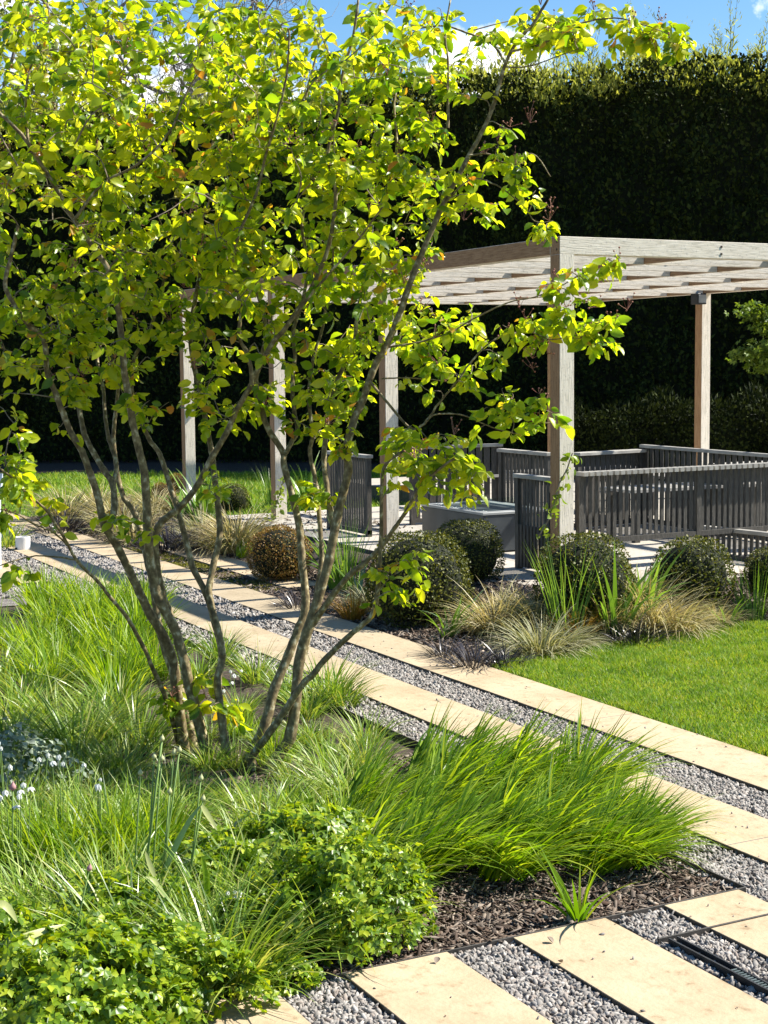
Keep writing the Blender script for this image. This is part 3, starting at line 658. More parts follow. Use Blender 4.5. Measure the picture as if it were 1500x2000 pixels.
pl('iris', 'strap0', 1390, 1190, .6, 'pale strap leaves behind the right ball shrub', 'plant')
pl('iris', 'strap0', 660, 1150, .9, 'bright strap leaves between the stems and the largest ball shrub', 'plant')
pl('iris', 'upright', 680, 1150, 1.1, 'tall thin blades between the stems and the largest ball shrub', 'plant')
pl('iris', 'strap1', 640, 1120, 1., 'drooping strap leaves behind the right group of stems', 'plant')
pl('iris', 'bluestrap', 700, 1165, .9, 'bluish strap leaves behind the right group of stems', 'plant')
pl('tan_sedge', 'tangreen', 720, 1190, .8, 'olive sedge tuft left of the largest ball shrub')
pl('variegated_sedge', 'orange', 690, 1210, 1.0, 'orange-green sedge tuft by the path near the big ball shrub')
pl('tan_sedge', 'tan0', 130, 1015, 1.5, 'distant straw coloured sedge at the corner of the far lawn')
pl('tan_sedge', 'tan1', 235, 1035, 1.5, 'distant straw sedge left of the thick stem')
pl('tan_sedge', 'tan2', 190, 1000, 1.4, 'distant straw sedge behind the left stem')
pl('tan_sedge', 'tan1', 265, 1060, 1.3, 'straw sedge at the path edge behind the thick stems')
pl('tan_sedge', 'tan2', 455, 1075, 1.4, 'straw sedge beside the moss slabs, left of the bronze ball')
pl('tan_sedge', 'tan0', 470, 1060, 1.3, 'brownish straw sedge behind the pale stem')
pl('tan_sedge', 'tangreen', 395, 1050, 1.3, 'olive sedge in the middle of the far bed')
pl('tan_sedge', 'tan0', 300, 1000, 1.3, 'distant straw sedge under the far orange shrub')
pl('black_lilyturf', 'black1', 330, 1078, 1.7, 'black grass-like drift at the far path edge, left half')
pl('black_lilyturf', 'black0', 375, 1072, 1.7, 'black grass-like drift at the far path edge, right half')
pl('black_lilyturf', 'black1', 120, 1040, 1.8, 'distant black grass-like tuft at the far path corner')
pl('black_lilyturf', 'black0', 290, 1050, 1.6, 'black grass-like tuft behind the thick stems')
pl('iris', 'strap0', 395, 1020, 1.4, 'bright green strap clump in the far bed behind the stems', 'plant')
pl('iris', 'strap1', 350, 1010, 1.5, 'bright green leaves beside the farthest post', 'plant')
pl('iris', 'upright', 270, 985, .8, 'pale green blades in the far bed behind the thick stem', 'plant')
pl('iris', 'strap1', 500, 1000, .9, 'green clump left of the third post', 'plant')
pl('iris', 'upright', 530, 990, 1.0, 'tall green plant against the third post', 'plant')
pl('iris', 'strap0', 600, 985, 1.3, 'yellow-green clump right of the third post', 'plant')
pl('grass_tuft', 'bright1', 472, 1088, .45, 'small bright grass tuft on the moss beside the slabs')
pl('grass_tuft', 'mid1', 15, 1070, .9, 'green tuft beside the white pot at the left edge')

pl('tan_sedge', 'tan1', 1180, 1225, .8, 'straw sedge tuft squeezed between the strap leaves and the post shrub')
pl('tan_sedge', 'tan0', 1045, 1215, .8, 'straw sedge tuft left of the thin upright blades')
pl('variegated_sedge', 'tangreen', 1110, 1262, .75, 'small striped sedge tuft at the lawn edge in front of the upright blades')
pl('iris', 'strap0', 1255, 1205, .95, 'strap leaves rising behind the big straw sedge', 'plant')
pl('iris', 'bluestrap', 1225, 1235, .8, 'pale drooping strap leaf clump in front of the broad upright one', 'plant')
pl('iris', 'strap1', 1450, 1200, .9, 'bright green strap clump by the ball shrub at the right edge', 'plant')
pl('tan_sedge', 'tan2', 1400, 1215, .6, 'small straw sedge tuft between the two right ball shrubs')
# ------------------------------------------------------------------ pergola
X1, Y1, HT, HB = 5.78, 8.57, 2.4985, 2.382
PW = .115
per = empty('pergola', (X1, Y1, 0)); tag(per, 'oak pergola of silvered and brown beams on square posts over the terrace', 'pergola')
O = (X1, Y1, 0)
def member(name, x0, x1, y0, y1, z0, z1, ax):
    g, b = M['wg'+ax], M['wb'+ax]
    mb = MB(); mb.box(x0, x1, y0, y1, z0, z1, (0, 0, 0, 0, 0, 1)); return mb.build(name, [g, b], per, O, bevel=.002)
XR = 10.55
YE = 15.95
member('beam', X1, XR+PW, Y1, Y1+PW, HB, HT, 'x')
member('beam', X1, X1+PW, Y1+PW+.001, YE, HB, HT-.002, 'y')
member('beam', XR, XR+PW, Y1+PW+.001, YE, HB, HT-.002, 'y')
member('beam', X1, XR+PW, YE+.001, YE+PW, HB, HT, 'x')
mids = [X1+1.22, X1+2.42, X1+3.6]
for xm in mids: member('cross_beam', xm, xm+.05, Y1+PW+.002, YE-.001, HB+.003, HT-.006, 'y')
ry = [Y1+.70+i*.612 for i in range(12)]
for y in ry:
    if y > YE-.1: break
    xe = [X1+PW+.001]+[v for xm in mids for v in (xm-.001, xm+.051)]+[XR-.001]
    mb = MB()
    for a, b in zip(xe[::2], xe[1::2]): mb.box(a, b, y, y+.045, HB+.001, HT-.004)
    mb.build('rafter', [M['wgx']], per, O)
ypost = [Y1, 11.22-PW, 13.52-PW, 16.0-PW]
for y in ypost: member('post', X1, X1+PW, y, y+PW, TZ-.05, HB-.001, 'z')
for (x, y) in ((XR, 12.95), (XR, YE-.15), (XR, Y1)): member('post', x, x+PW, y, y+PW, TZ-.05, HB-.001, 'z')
mb = MB()
for u, z in ((1409, HB+.032), (1409, HB+.082)):
    p = onY(u, 480, Y1); mb.box(p[0]-.007, p[0]+.007, Y1-.004, Y1+.001, z-.007, z+.007)
for y in (Y1+.03, Y1+2.55, Y1+5.0):
    for z in (HB+.032, HB+.082): mb.box(X1-.004, X1+.001, y, y+.010, z-.006, z+.006)
for xx in (X1+1.9, X1+3.1):
    for yy_ in ry[1:8:2]: mb.box(xx, xx+.014, yy_-.004, yy_+.001, HB+.05, HB+.064)
mb.build('bolts', M['rust'], per, O)
sl = empty('floodlight', P(1363, 582, 19.0)); tag(sl, 'small black square floodlight under the beam beside the back right post', 'light')
dd = depth((XR, 12.95, 2.3)); pb = P(1364, 582, dd)
sl.location = (XR-.02, 12.9, HB-.002)
mb = MB(); mb.box(-.13, -.01, -.06, .06, -.115, 0); mb.build('housing', M['black'], sl, bevel=.006)
mb = MB(); mb.box(-.118, -.022, -.068, -.061, -.10, -.015); mb.build('lens', M['zinctop'], sl)

# ------------------------------------------------------------------ slatted screens
def screen(a, b, z0, z1, label, cap='flat', sw=.026, gap=.024, th=.03, lower=False, cat_='screen', posts=2, toplit=True):
    """vertical slats between plan points a and b"""
    a = np.array([a[0], a[1], 0.]); b = np.array([b[0], b[1], 0.]); L = np.linalg.norm(b-a); t = (b-a)/L; nrm = np.array([-t[1], t[0], 0])
    e = empty('slatted_screen', a); tag(e, label, cat_, None)
    mb = MB(); s = sw/2+.04
    while s < L-.04:
        mb.obox(t*s+np.array([0, 0, (z0+.035+z1-.03)/2]), t*sw/2, nrm*.0045, np.array([0, 0, (z1-.03-z0-.035)/2])); s += sw+gap
    mb.build('slats', M['dark'], e)
    mb = MB(); mb.obox(t*L/2+np.array([0, 0, z0+.018]), t*L/2, nrm*th*.62, np.array([0, 0, .018])); mb.build('bottom_rail', M['dark'], e)
    if cap == 'flat':
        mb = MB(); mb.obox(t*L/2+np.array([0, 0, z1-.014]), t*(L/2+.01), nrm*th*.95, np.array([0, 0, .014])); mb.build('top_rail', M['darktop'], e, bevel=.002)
    else:
        mb = MB(); s = sw/2+.01
        while s < L: mb.obox(t*s+nrm*(-.02)+np.array([0, 0, z1-.012]), t*sw*.62, nrm*.05, np.array([0, 0, .014])); s += sw+gap
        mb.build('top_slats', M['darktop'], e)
    for k in range(posts):
        s = (0.02+(L-.04)*k/(posts-1)) if posts > 1 else .02
        mb = MB(); mb.obox(t*s+np.array([0, 0, (TZ-.0+z1-.03)/2]), t*.02, nrm*.021, np.array([0, 0, (z1-.03-TZ)/2])); mb.build('upright', M['dark'], e)
    if lower:
        mb = MB(); s = .06
        while s < L-.04:
            mb.obox(t*s-nrm*.03*0+np.array([0, 0, z0+.15])+nrm*lower, t*sw*.5, nrm*.008, np.array([0, 0, .15])); s += (sw+gap)
        mb.build('lower_slats', M['dark'], e)
    return e
sy = Y1+.16
pa = onY(1128, 935, sy)
screen((pa[0], sy), (10.2, sy), .40, .905, 'long dark slatted screen right of the front post, nearest the lawn', 'slats', .028, .024, .03, posts=5)
mb = MB(); mb.box(X1+PW+.002, X1+PW+.085, sy-.02, sy+.03, TZ, .84); o = mb.build('screen_post', M['dark'], origin=None, bevel=.002); tag(o, 'wide dark grey post between the front pergola post and the screen', 'post')
mb = MB(); 
screen((X1+.055, Y1+PW+.005), (X1+.055, 9.19), .22, .878, 'short slatted end screen left of the front pergola post', 'flat', .026, .018, .035, lower=.02)
pB = onX(720, 1000, X1+.05); pB2 = onX(640, 1000, X1+.05)
screen((X1+.06, float(pB[1])), (X1+.06, float(pB2[1])), .22, .90, 'slatted end screen between the second and third pergola posts', 'flat', .026, .02, .035)
# far screens, tops at z .9
def gz(u, v, z=.92): return G(u, v, z)[:2]
q1 = gz(1255, 868); q2 = gz(1495, 886)
screen(q1, q2+(q2-q1)*.3, TZ+.02, .92, 'dark slatted screen receding at the back right, behind the back post', 'flat', .05, .03, .03, posts=3)
q0 = gz(1126, 884, .88); screen(q0, gz(1253, 877, .88), TZ+.02, .88, 'dark screen with pale top rail behind the front post', 'flat', .05, .012, .06, posts=2)
q3 = gz(978, 876); q4 = gz(1074, 884)
screen(q3, q4, TZ+.02, .92, 'dark slatted screen behind the tank left of the front post', 'flat', .04, .02, .04)
screen(gz(800, 872), gz(978, 866), TZ+.02, .92, 'lit slatted screen at the back left behind the leaves', 'flat', .06, .02, .03, posts=3)
q6 = gz(1398, 906, .80); q7 = gz(1560, 897, .80)
screen(q6, q7, TZ+.02, .80, 'low dark screen with pale top at the right edge', 'flat', .05, .012, .09)
screen((7.9, 8.0+.55), (8.9, 8.0+.55), TZ+.0, .38, 'very low dark slatted screen under the long screen at right', 'flat', .03, .022, .03) if False else None
p8 = G(1370, 1085, TZ); p9 = G(1520, 1104, TZ)
screen(p8[:2], p9[:2], TZ, .43, 'low dark slatted end piece under the long screen at the right edge', 'flat', .03, .024, .03)
# slatted benches inside
def bench(a, b, w, label):
    a = np.array([a[0], a[1], 0.]); b = np.array([b[0], b[1], 0.]); L = np.linalg.norm(b-a); t = (b-a)/L; nrm = np.array([-t[1], t[0], 0])
    e = empty('slatted_bench', a); tag(e, label, 'bench')
    mb = MB(); k = 0
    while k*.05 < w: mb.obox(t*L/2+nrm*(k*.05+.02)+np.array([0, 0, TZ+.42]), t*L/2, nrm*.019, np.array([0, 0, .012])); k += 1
    mb.build('seat', M['darktop'], e)
    for s in (.08, L-.08):
        for q in (.04, w-.04):
            mb = MB(); mb.obox(t*s+nrm*q+np.array([0, 0, TZ+.204]), t*.025, nrm*.025, np.array([0, 0, .204])); mb.build('leg', M['dark'], e)
    return e
bench((7.15, 12.1), (9.2, 12.1), .42, 'weathered slatted bench seat behind the grey tank')
bench((9.0, 9.9), (9.0, 11.8), .42, 'slatted bench seat seen through the long screen')
bench((7.4, 9.95), (8.5, 9.95), .42, 'low slatted bench seat right behind the front screen')
# tank / fire table
tc = G(998, 1078, TZ); ty = tc[1]; txl = onY(944, 1040, ty)[0]; txr = txl+.62; zt = onY(960, 1001, ty)[2]
tyb = onX(824, 1000, txl)[1]
tk = empty('water_table', (txl, ty, TZ)); tag(tk, 'grey zinc water table with flat top and glass edge inside the pergola', 'table')
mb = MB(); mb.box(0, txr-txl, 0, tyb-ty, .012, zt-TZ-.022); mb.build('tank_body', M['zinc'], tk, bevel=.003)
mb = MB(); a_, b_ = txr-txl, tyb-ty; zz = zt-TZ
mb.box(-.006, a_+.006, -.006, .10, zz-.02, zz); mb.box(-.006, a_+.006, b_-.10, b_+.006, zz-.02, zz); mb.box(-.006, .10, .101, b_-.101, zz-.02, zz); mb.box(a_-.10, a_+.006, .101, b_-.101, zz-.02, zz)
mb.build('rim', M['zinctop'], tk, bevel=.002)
mb = MB(); mb.box(.101, a_-.101, .101, b_-.101, zz-.02, zz-.012); mb.build('water', M['zinc'], tk)
mb = MB(); mb.box(.12, .126, .12, b_-.12, zz-.01, zz+.10); mb.box(.128, a_-.12, .12, .126, zz-.01, zz+.10); mb.build('glass_guard', M['glass'], tk)
# ------------------------------------------------------------------ climbers on posts
def climber(u_path, d, leaves, label, seedv=0, lsize=.055):
    pts = [P(u, v, d) for u, v in u_path]; base = np.array([pts[0][0], pts[0][1], 0.]); e = empty('climbing_plant', base); tag(e, label, 'climber')
    mb = MB(); mb.tube([np.array([0, 0, 0.0])]+[p-base for p in pts], [.006]*2+[.0045]*(len(pts)-1), 6); mb.build('stem', M['twig'], e)
    n = leaves; t = rng.uniform(0, len(pts)-1.001, n); i = t.astype(int); f = (t-i)[:, None]; A = np.array(pts)
    pos = A[i]*(1-f)+A[i+1]*f-base+rng.normal(0, .035, (n, 3))
    V, F = scatter(OV, OF, frames(rng.normal(0, 1, (n, 3))+np.array([0, 0, -.4]), rng.normal(0, .6, (n, 3))+np.array([.3, -.4, .6]))*(lsize*rng.uniform(.6, 1.2, n))[:, None, None], pos)
    mesh_np('leaves', V, F, M['maple'], e)
climber([(1050,1050),(1075,1010),(1085,975),(1092,945),(1108,915),(1118,885)], depth((X1, Y1, 1))-.08, 55, 'thin climbing plant winding up the foot of the front pergola post')
climber([(530,1020),(538,990),(548,960),(556,930)], depth((X1, 13.4, 1))-.15, 60, 'leafy climber round the foot of the third pergola post')

# ------------------------------------------------------------------ pot and frame at the left edge
pt = G(45, 1076); pot = empty('white_pot', pt); tag(pot, 'small white cylindrical pot standing on the far path at left', 'pot')
mb = MB(); rr_ = 14.5/FPX*depth(pt); hh = 28/FPX*depth(pt)
mb.tube([(0,0,0),(0,0,.001),(0,0,hh*.96),(0,0,hh)], [rr_*.6, rr_*.97, rr_, rr_*.98], 28, cap=False)
mb.tube([(0,0,hh),(0,0,hh*.99),(0,0,.02)], [rr_*.98, rr_*.9, rr_*.86], 28); mb.build('body', M['white'], pot, smooth=False)
lx = R2/np.linalg.norm(R2)
mb = MB(); vw = -Fw*np.array([1, 1, 0]); vw /= np.linalg.norm(vw); s_ = np.array([vw[1], -vw[0], 0])
sp = vw*rr_*.75-lx*rr_*.7
mb.tube([sp+np.array([0, 0, hh*.2]), sp*1.15+np.array([0, 0, hh*.2])], [.012, .012], 8); mb.build('tap_knob', M['black'], pot)
fr = empty('metal_frame', G(-2, 1115)); tag(fr, 'pale blue-white metal frame leg at the left edge of the picture', 'frame')
b0 = G(0, 1115); mb = MB(); d0 = depth(b0)
q = [P(u, v, d0)-b0 for u, v in ((1, 1112), (0, 1040), (0, 970), (6, 925))]
mb.tube(q, [.016]*4, 4); mb.build('leg', M['whiteblue'], fr)
mb = MB(); mb.tube([P(-30, 958, d0)-b0, P(9, 957, d0)-b0], [.012, .012], 4); mb.build('crossbar', M['white'], fr)

# fallen leaves and chip on the slabs
def bit(u, v, s, label, mat, rz):
    g = G(u, v, ZS+.0015); T = ovate(4, .35, -.3, .4); o = mesh_np('dead_leaf', T[0]*s, T[1], M[mat]); o.location = tuple(g); o.rotation_euler = (.25, .2, rz); tag(o, label, 'leaf')
bit(1080, 1842, .024, 'small curled dead leaf on the widest near slab, the upper of two', 'chip', .4)
bit(1098, 1880, .022, 'small curled dead leaf on the widest near slab, the lower of two', 'chip', 2.0)
bit(850, 1882, .022, 'bark chip lying at the head of the bottom middle slab', 'chip', -.9)

# scattered litter
n = 260; xx = rng.uniform(1.2, 4.25, n); yy = rng.uniform(2.4, 10, n); k = inview(xx, yy, 0, 0) & ~((xx < BEDX) & (yy > BEDY)); xx = xx[k]; yy = yy[k]; n = len(xx)
an = rng.uniform(0, 6.28, n); M3 = frames(np.stack([np.cos(an), np.sin(an), rng.normal(0, .15, n)], 1), np.stack([rng.normal(0, .3, n), rng.normal(0, .3, n), np.ones(n)], 1))*(rng.uniform(.006, .016, n))[:, None, None]
V, F = scatter(OV2*np.array([.7, 1, 1]), OF2, M3, np.stack([xx, yy, np.full(n, ZS+.002)], 1)); o = mesh_np('leaf_litter', V, F, M['chip']); o['kind'] = 'stuff'
# ------------------------------------------------------------------ multi-stem tree
tree = empty('multi_stem_tree', G(450, 1480)); tag(tree, 'juneberry tree of many slender mottled stems with a wide yellow-green crown', 'tree')
TO = np.array(tree.location)
dB = depth(TO)
stems = []      # (pts3d, radii)
def sm(pts, n=5):
    A = np.array(pts); out = []
    for i in range(len(A)-1):
        p0 = A[max(i-1, 0)]; p1 = A[i]; p2 = A[i+1]; p3 = A[min(i+2, len(A)-1)]
        for k in range(n):
            f = k/n; out.append(.5*((2*p1)+(-p0+p2)*f+(2*p0-5*p1+4*p2-p3)*f*f+(-p0+3*p1-3*p2+p3)*f**3))
    out.append(A[-1]); return out
nodes = []      # candidate attachment points (pos, radius)
def stem(pts, d0, d1, w0, w1, base=True, name='stem'):
    w0 *= .86; w1 *= .8
    """pts: traced px points from the foot up; w: px widths at start/end"""
    n = len(pts); L = np.concatenate([[0], np.cumsum([math.dist(pts[i], pts[i+1]) for i in range(n-1)])]); L /= L[-1]
    P3 = []
    for (u, v), t in zip(pts, L): P3.append(np.array([*P(u, v, d0+(d1-d0)*t), (w0+(w1-w0)*t**.85)/2/FPX*(d0+(d1-d0)*t)]))
    if base:
        g = G(*pts[0]); dd_ = depth(g)
        # sink the foot to the ground
        first = P3[0].copy(); first[:3] = P(pts[0][0]+2, pts[0][1]+12, d0); first[2] = min(first[2], -.01); first[3] *= 1.25; P3.insert(0, first)
    S = sm(P3, 5)
    S = [s+np.array([*(rng.normal(0, .0007, 3)), 0]) for s in S]
    mb = MB(); mb.tube([s[:3] for s in S], [max(.0016, s[3]*(1+.035*math.sin(i*1.3)+rng.normal(0, .025))) for i, s in enumerate(S)], 9 if w0 > 8 else 6)
    mb.build(name, M['bark'], tree, TO, smooth=True)
    for s in S:
        if s[2] > .2: nodes.append(s[:3].copy())
D = dB
# left group
stem([(352,1465),(335,1400),(318,1350),(299,1307),(282,1268),(252,1212),(217,1169),(191,1136),(152,1097),(126,1052),(100,1010),(86,992),(48,960),(20,930),(-15,905)], D+.15, D-.9, 13, 5)
stem([(133,1066),(105,1040),(70,1025),(30,1003),(-10,992)], D-.5, D-.8, 5, 3, False, 'branch')
stem([(150,1094),(112,1088),(70,1086),(35,1093),(-10,1108)], D-.45, D-.7, 5, 3, False, 'branch')
stem([(362,1478),(352,1398),(343,1333),(336,1283),(318,1240),(291,1195),(260,1130),(230,1069),(204,1026),(193,974),(178,930),(160,881),(141,849),(120,799),(107,764),(93,730),(85,663),(53,631),(27,594),(10,555),(22,500),(35,440)], D+.1, D-.5, 27, 9)
stem([(210,1036),(222,1000),(221,948),(203,919),(187,892),(165,849),(155,801),(147,760),(130,700),(120,640),(128,580),(140,520)], D-.05, D+.35, 17, 7, False)
stem([(221,950),(227,903),(213,860),(205,807),(202,760),(190,700),(205,640),(215,560)], D+.02, D+.5, 11, 6, False)
stem([(405,1470),(385,1400),(366,1320),(352,1262),(340,1225),(312,1172),(298,1117),(291,1070),(288,1010),(282,922),(267,860),(256,807),(249,760),(243,727),(240,690),(232,610),(219,557),(211,525),(187,490),(160,450),(145,430),(120,385),(92,340),(55,280),(20,240),(-20,205)], D-.02, D-.55, 28, 8)
stem([(380,1472),(370,1420),(352,1350),(330,1290),(312,1230),(302,1165),(290,1105),(276,1045),(262,1000),(243,974),(232,940),(226,900),(222,850),(228,790),(235,720)], D+.25, D+.35, 24, 8)
stem([(442,1470),(434,1411),(425,1333),(434,1281),(421,1221),(403,1160),(377,1108),(360,1043),(347,995),(330,943),(312,887),(293,860),(269,807),(258,770),(262,700),(290,655),(303,610),(317,560),(330,510)], D-.1, D+.3, 21, 6)
stem([(434,1281),(428,1240),(412,1180),(408,1150),(416,1108),(429,1043),(425,978),(418,922),(413,880),(403,832),(395,780),(380,720),(372,660),(380,590),(392,520),(384,420),(398,330),(415,280),(440,245),(452,180),(470,100),(490,20)], D-.05, D+.55, 17, 6, False)
stem([(334,1205),(318,1160),(305,1090),(308,1030),(351,991),(386,948),(416,890),(443,845),(461,803),(491,752),(507,715),(533,669),(552,648),(585,600),(612,555),(636,500),(650,440),(655,370),(640,300),(660,220),(668,150),(690,70),(700,0)], D+.05, D-.45, 18, 6, False)
stem([(491,752),(490,720),(480,685),(467,656),(470,600),(455,540),(462,470),(500,380),(520,300),(540,230),(560,150),(565,60)], D-.2, D-.5, 10, 5, False)
# right group
stem([(481,1490),(516,1420),(533,1355),(559,1290),(581,1234),(597,1182),(590,1095),(585,1030),(572,974),(555,909),(552,882),(525,840),(512,803),(500,740),(520,650),(500,560),(480,500),(470,420),(500,340)], D-.12, D+.2, 27, 6)
stem([(555,890),(571,861),(581,840),(573,792),(571,747),(576,693),(571,653),(590,590),(602,520),(590,440),(604,350),(590,260),(600,180),(620,100)], D-.02, D+.4, 11, 5, False)
stem([(524,1508),(548,1470),(566,1440),(577,1377),(585,1290),(603,1225),(624,1160),(642,1095),(659,1008),(672,956),(681,913),(677,877),(691,821),(707,787),(720,747),(736,707),(757,669),(781,613),(800,555),(839,459),(865,400),(913,309),(935,270),(961,213),(988,123),(1015,75),(1041,48),(1075,-10)], D-.2, D-.25, 29, 7)
stem([(590,1290),(605,1230),(618,1160),(628,1095),(626,1040),(620,969),(612,920),(605,880),(611,848),(603,776),(612,700),(630,640),(640,570),(650,520),(648,460)], D-.05, D+.15, 15, 5, False)
stem([(650,1050),(650,1030),(637,943),(633,890),(640,820),(660,740),(690,680),(700,600),(725,520),(740,430),(760,360),(775,290),(770,200),(790,120)], D-.1, D+.2, 14, 5, False)
stem([(492,1480),(520,1440),(556,1390),(590,1338),(611,1318),(633,1290),(676,1247),(707,1221),(728,1199),(737,1160),(741,1100),(745,1030),(746,943),(755,905),(790,880)], D-.18, D-.5, 19, 7)
stem([(608,1222),(646,1169),(676,1130),(707,1104),(728,1085),(749,1063),(771,1031),(792,1001),(813,964),(832,940),(860,915),(895,890)], D-.2, D-.6, 17, 6, False)
# side branches on the right
stem([(722,745),(760,790),(800,835),(828,828),(858,786),(894,744),(924,702),(972,660),(1032,648),(1080,664),(1128,648)], D-.25, D-.35, 7, 2.5, False, 'branch')
stem([(835,822),(850,810),(900,810),(960,834),(1008,846),(1040,838)], D-.3, D-.25, 4, 2, False, 'branch')
stem([(757,678),(800,672),(828,666),(882,648),(912,630),(984,594),(1060,575),(1128,540),(1170,515),(1195,505)], D-.22, D-.5, 5, 2, False, 'branch')
stem([(745,740),(790,738),(850,742),(900,752)], D-.2, D-.1, 4, 2, False, 'branch')
stem([(870,395),(920,350),(970,362),(1020,400),(1045,432),(1080,432)], D-.25, D-.45, 5, 2, False, 'branch')
stem([(915,305),(950,300),(990,318),(1040,300),(1075,345)], D-.25, D-.2, 5, 2, False, 'branch')
stem([(988,125),(960,85),(900,60),(860,50),(800,60)], D-.25, D-.1, 7, 3, False, 'branch')
stem([(1000,100),(1060,85),(1120,50),(1200,35),(1260,50),(1300,65),(1335,85)], D-.25, D-.5, 6, 2, False, 'branch')
stem([(985,130),(1030,130),(1090,110),(1130,95)], D-.25, D-.4, 4, 2, False, 'branch')
stem([(875,250),(875,130),(870,60),(880,0)], D-.1, D-.1, 7, 4, False, 'branch')
stem([(737,1160),(760,1130),(790,1110),(806,1098)], D-.4, D-.45, 4, 2, False, 'branch')
stem([(55,280),(50,200),(60,130),(95,50),(90,-10)], D-.4, D-.2, 8, 4, False, 'branch')
stem([(211,525),(250,490),(300,500),(340,470)], D-.3, D-.2, 6, 3, False, 'branch')
stem([(145,430),(200,360),(270,320),(330,260),(360,190),(400,120)], D-.5, D-.5, 8, 4, False, 'branch')
stem([(552,648),(620,560),(690,480),(750,400)], D-.3, D-.5, 8, 4, False, 'branch')
nodes = np.array(nodes)
# crown: twigs inside regions traced from the photograph (u, v, ru, rv, share, depth offset, depth spread)
REG = [(120,150,200,190,70,-.1,.55),(330,170,230,180,80,0,.6),(560,170,210,190,72,0,.6),(740,170,130,180,40,0,.45),(120,420,190,190,60,0,.6),(330,420,200,180,60,0,.6),(560,420,200,180,60,0,.6),(760,420,130,130,30,0,.4),
       (60,640,110,110,24,0,.4),(230,640,140,110,30,0,.4),(420,600,130,120,26,.1,.4),(600,620,120,120,24,0,.4),(740,590,90,110,16,0,.35),
       (840,330,90,120,20,0,.35),(930,400,60,60,6,-.1,.3),(1000,290,50,60,6,-.2,.2),(1035,345,40,50,4,-.3,.15),(1050,438,36,26,4,-.4,.08),
       (860,100,90,100,18,0,.4),(1020,50,110,50,16,-.2,.3),(1150,55,100,45,12,-.3,.2),(1270,60,60,35,7,-.4,.1),(1320,85,26,26,3,-.5,.05),(1110,90,40,20,3,-.3,.1),
       (110,770,70,60,5,-.1,.3),(30,870,50,70,7,-.7,.2),(50,930,40,40,5,-.8,.1),(10,760,30,60,3,-.5,.2),(40,1110,26,20,2,-.65,.05),(10,1020,30,12,2,-.8,.05),(240,1030,70,25,4,-.3,.3),(95,990,25,25,2,-.6,.1),
       (440,790,110,55,15,0,.3),(270,770,70,60,7,-.1,.3),(600,800,110,70,18,0,.35),(680,720,70,70,13,0,.3),(800,700,60,60,7,-.2,.2),
       (880,680,60,50,7,-.2,.2),(940,740,50,60,5,-.3,.15),(1010,800,55,50,7,-.3,.12),(1060,820,36,30,3,-.3,.08),(1000,660,70,40,8,-.3,.15),(1110,640,60,40,8,-.35,.12),(1180,640,45,40,6,-.4,.08),(1120,560,60,30,6,-.45,.1),(1190,515,25,20,2,-.5,.05),(1140,690,30,30,2,-.35,.06),(900,600,60,40,4,-.2,.2),
       (730,880,110,50,12,-.2,.3),(840,880,90,50,12,-.4,.2),(900,930,60,40,6,-.5,.12),(800,940,50,50,5,-.4,.2),(930,960,30,30,2,-.5,.08),
       (420,960,30,40,3,-.1,.1),(610,960,50,40,4,0,.2),(740,1080,40,50,2,-.5,.1),(806,1085,20,40,2,-.45,.05),(790,1160,40,20,2,-.45,.05),(340,1370,40,40,4,0,.1),(400,1360,30,50,4,-.05,.1),(455,1390,30,40,3,0,.1),(720,1160,16,20,1,-.5,.04)]
LP, LA, LN, LS = [], [], [], []
tw = MB(); seedp = []; ends = []
for (u0, v0, ru, rv, cnt, dof, dsp) in REG:
    cnt = int(round(cnt*(1.85 if v0 < 680 and u0 < 800 else 1.4)))
    for _ in range(cnt):
        while True:
            a, b = rng.uniform(-1, 1, 2)
            if a*a+b*b < 1: break
        e = P(u0+a*ru, v0+b*rv, D+dof+rng.normal(0, dsp*.55))
        ends.append((np.linalg.norm(nodes-e, axis=1).min(), v0, e))
ends.sort(key=lambda q: q[0])
NN = np.zeros((len(nodes)+8*len(ends), 3)); NN[:len(nodes)] = nodes; nn_ = len(nodes)
for dist_, v0, e in ends:
    cur = NN[:nn_]; dn = np.linalg.norm(cur-e, axis=1)+.5*np.maximum(0, cur[:, 2]-e[2])
    j = rng.choice(np.argpartition(dn, 4)[:4]); s = cur[j].copy(); L = np.linalg.norm(e-s)+1e-4
    mid1 = s+(e-s)*.35+np.array([0, 0, .08*L])+rng.normal(0, .05*L+.002, 3); mid2 = s+(e-s)*.72+np.array([0, 0, .07*L])+rng.normal(0, .05*L+.002, 3)
    Q = sm([s, mid1, mid2, e], 3)
    NN[nn_:nn_+3] = [Q[3], Q[5], Q[7]]; nn_ += 3
    r0 = min(.0055, .0019+.005*L); tw.tube(Q, np.linspace(r0, .0011, len(Q)), 5, cap=False)
    nl = rng.integers(9, 15) if v0 < 700 else rng.integers(8, 13)
    span = min(.24, max(L, .07)); dirn = (e-Q[-4]); dirn /= np.linalg.norm(dirn)+1e-9
    for k in range(nl):
        t = rng.uniform(0, 1)**.7
        base = e-dirn*span*(1-t)+rng.normal(0, .009, 3)
        out = rng.normal(0, 1, 3); out[2] = abs(out[2])*.1-.6; out += dirn*.4; out /= np.linalg.norm(out)
        LP.append(base+out*.015); LA.append(out); LN.append(rng.normal(0, .75, 3)+np.array([.25, -.2, .5])); LS.append(rng.choice([rng.uniform(.45, .8), rng.uniform(.8, 1.3)]))
    if rng.uniform() < (.2 if e@R2 > .35 else .07): seedp.append(e+np.array([0, 0, .01]))
tw.build('twigs', M['twig'], tree, TO)
LP, LA, LN, LS = map(np.array, (LP, LA, LN, LS)); n = len(LP)
M3 = frames(LA, LN)*(.053*LS)[:, None, None]
V, F = scatter(OV*np.array([.92, 1, 1]), OF, M3, LP-TO)
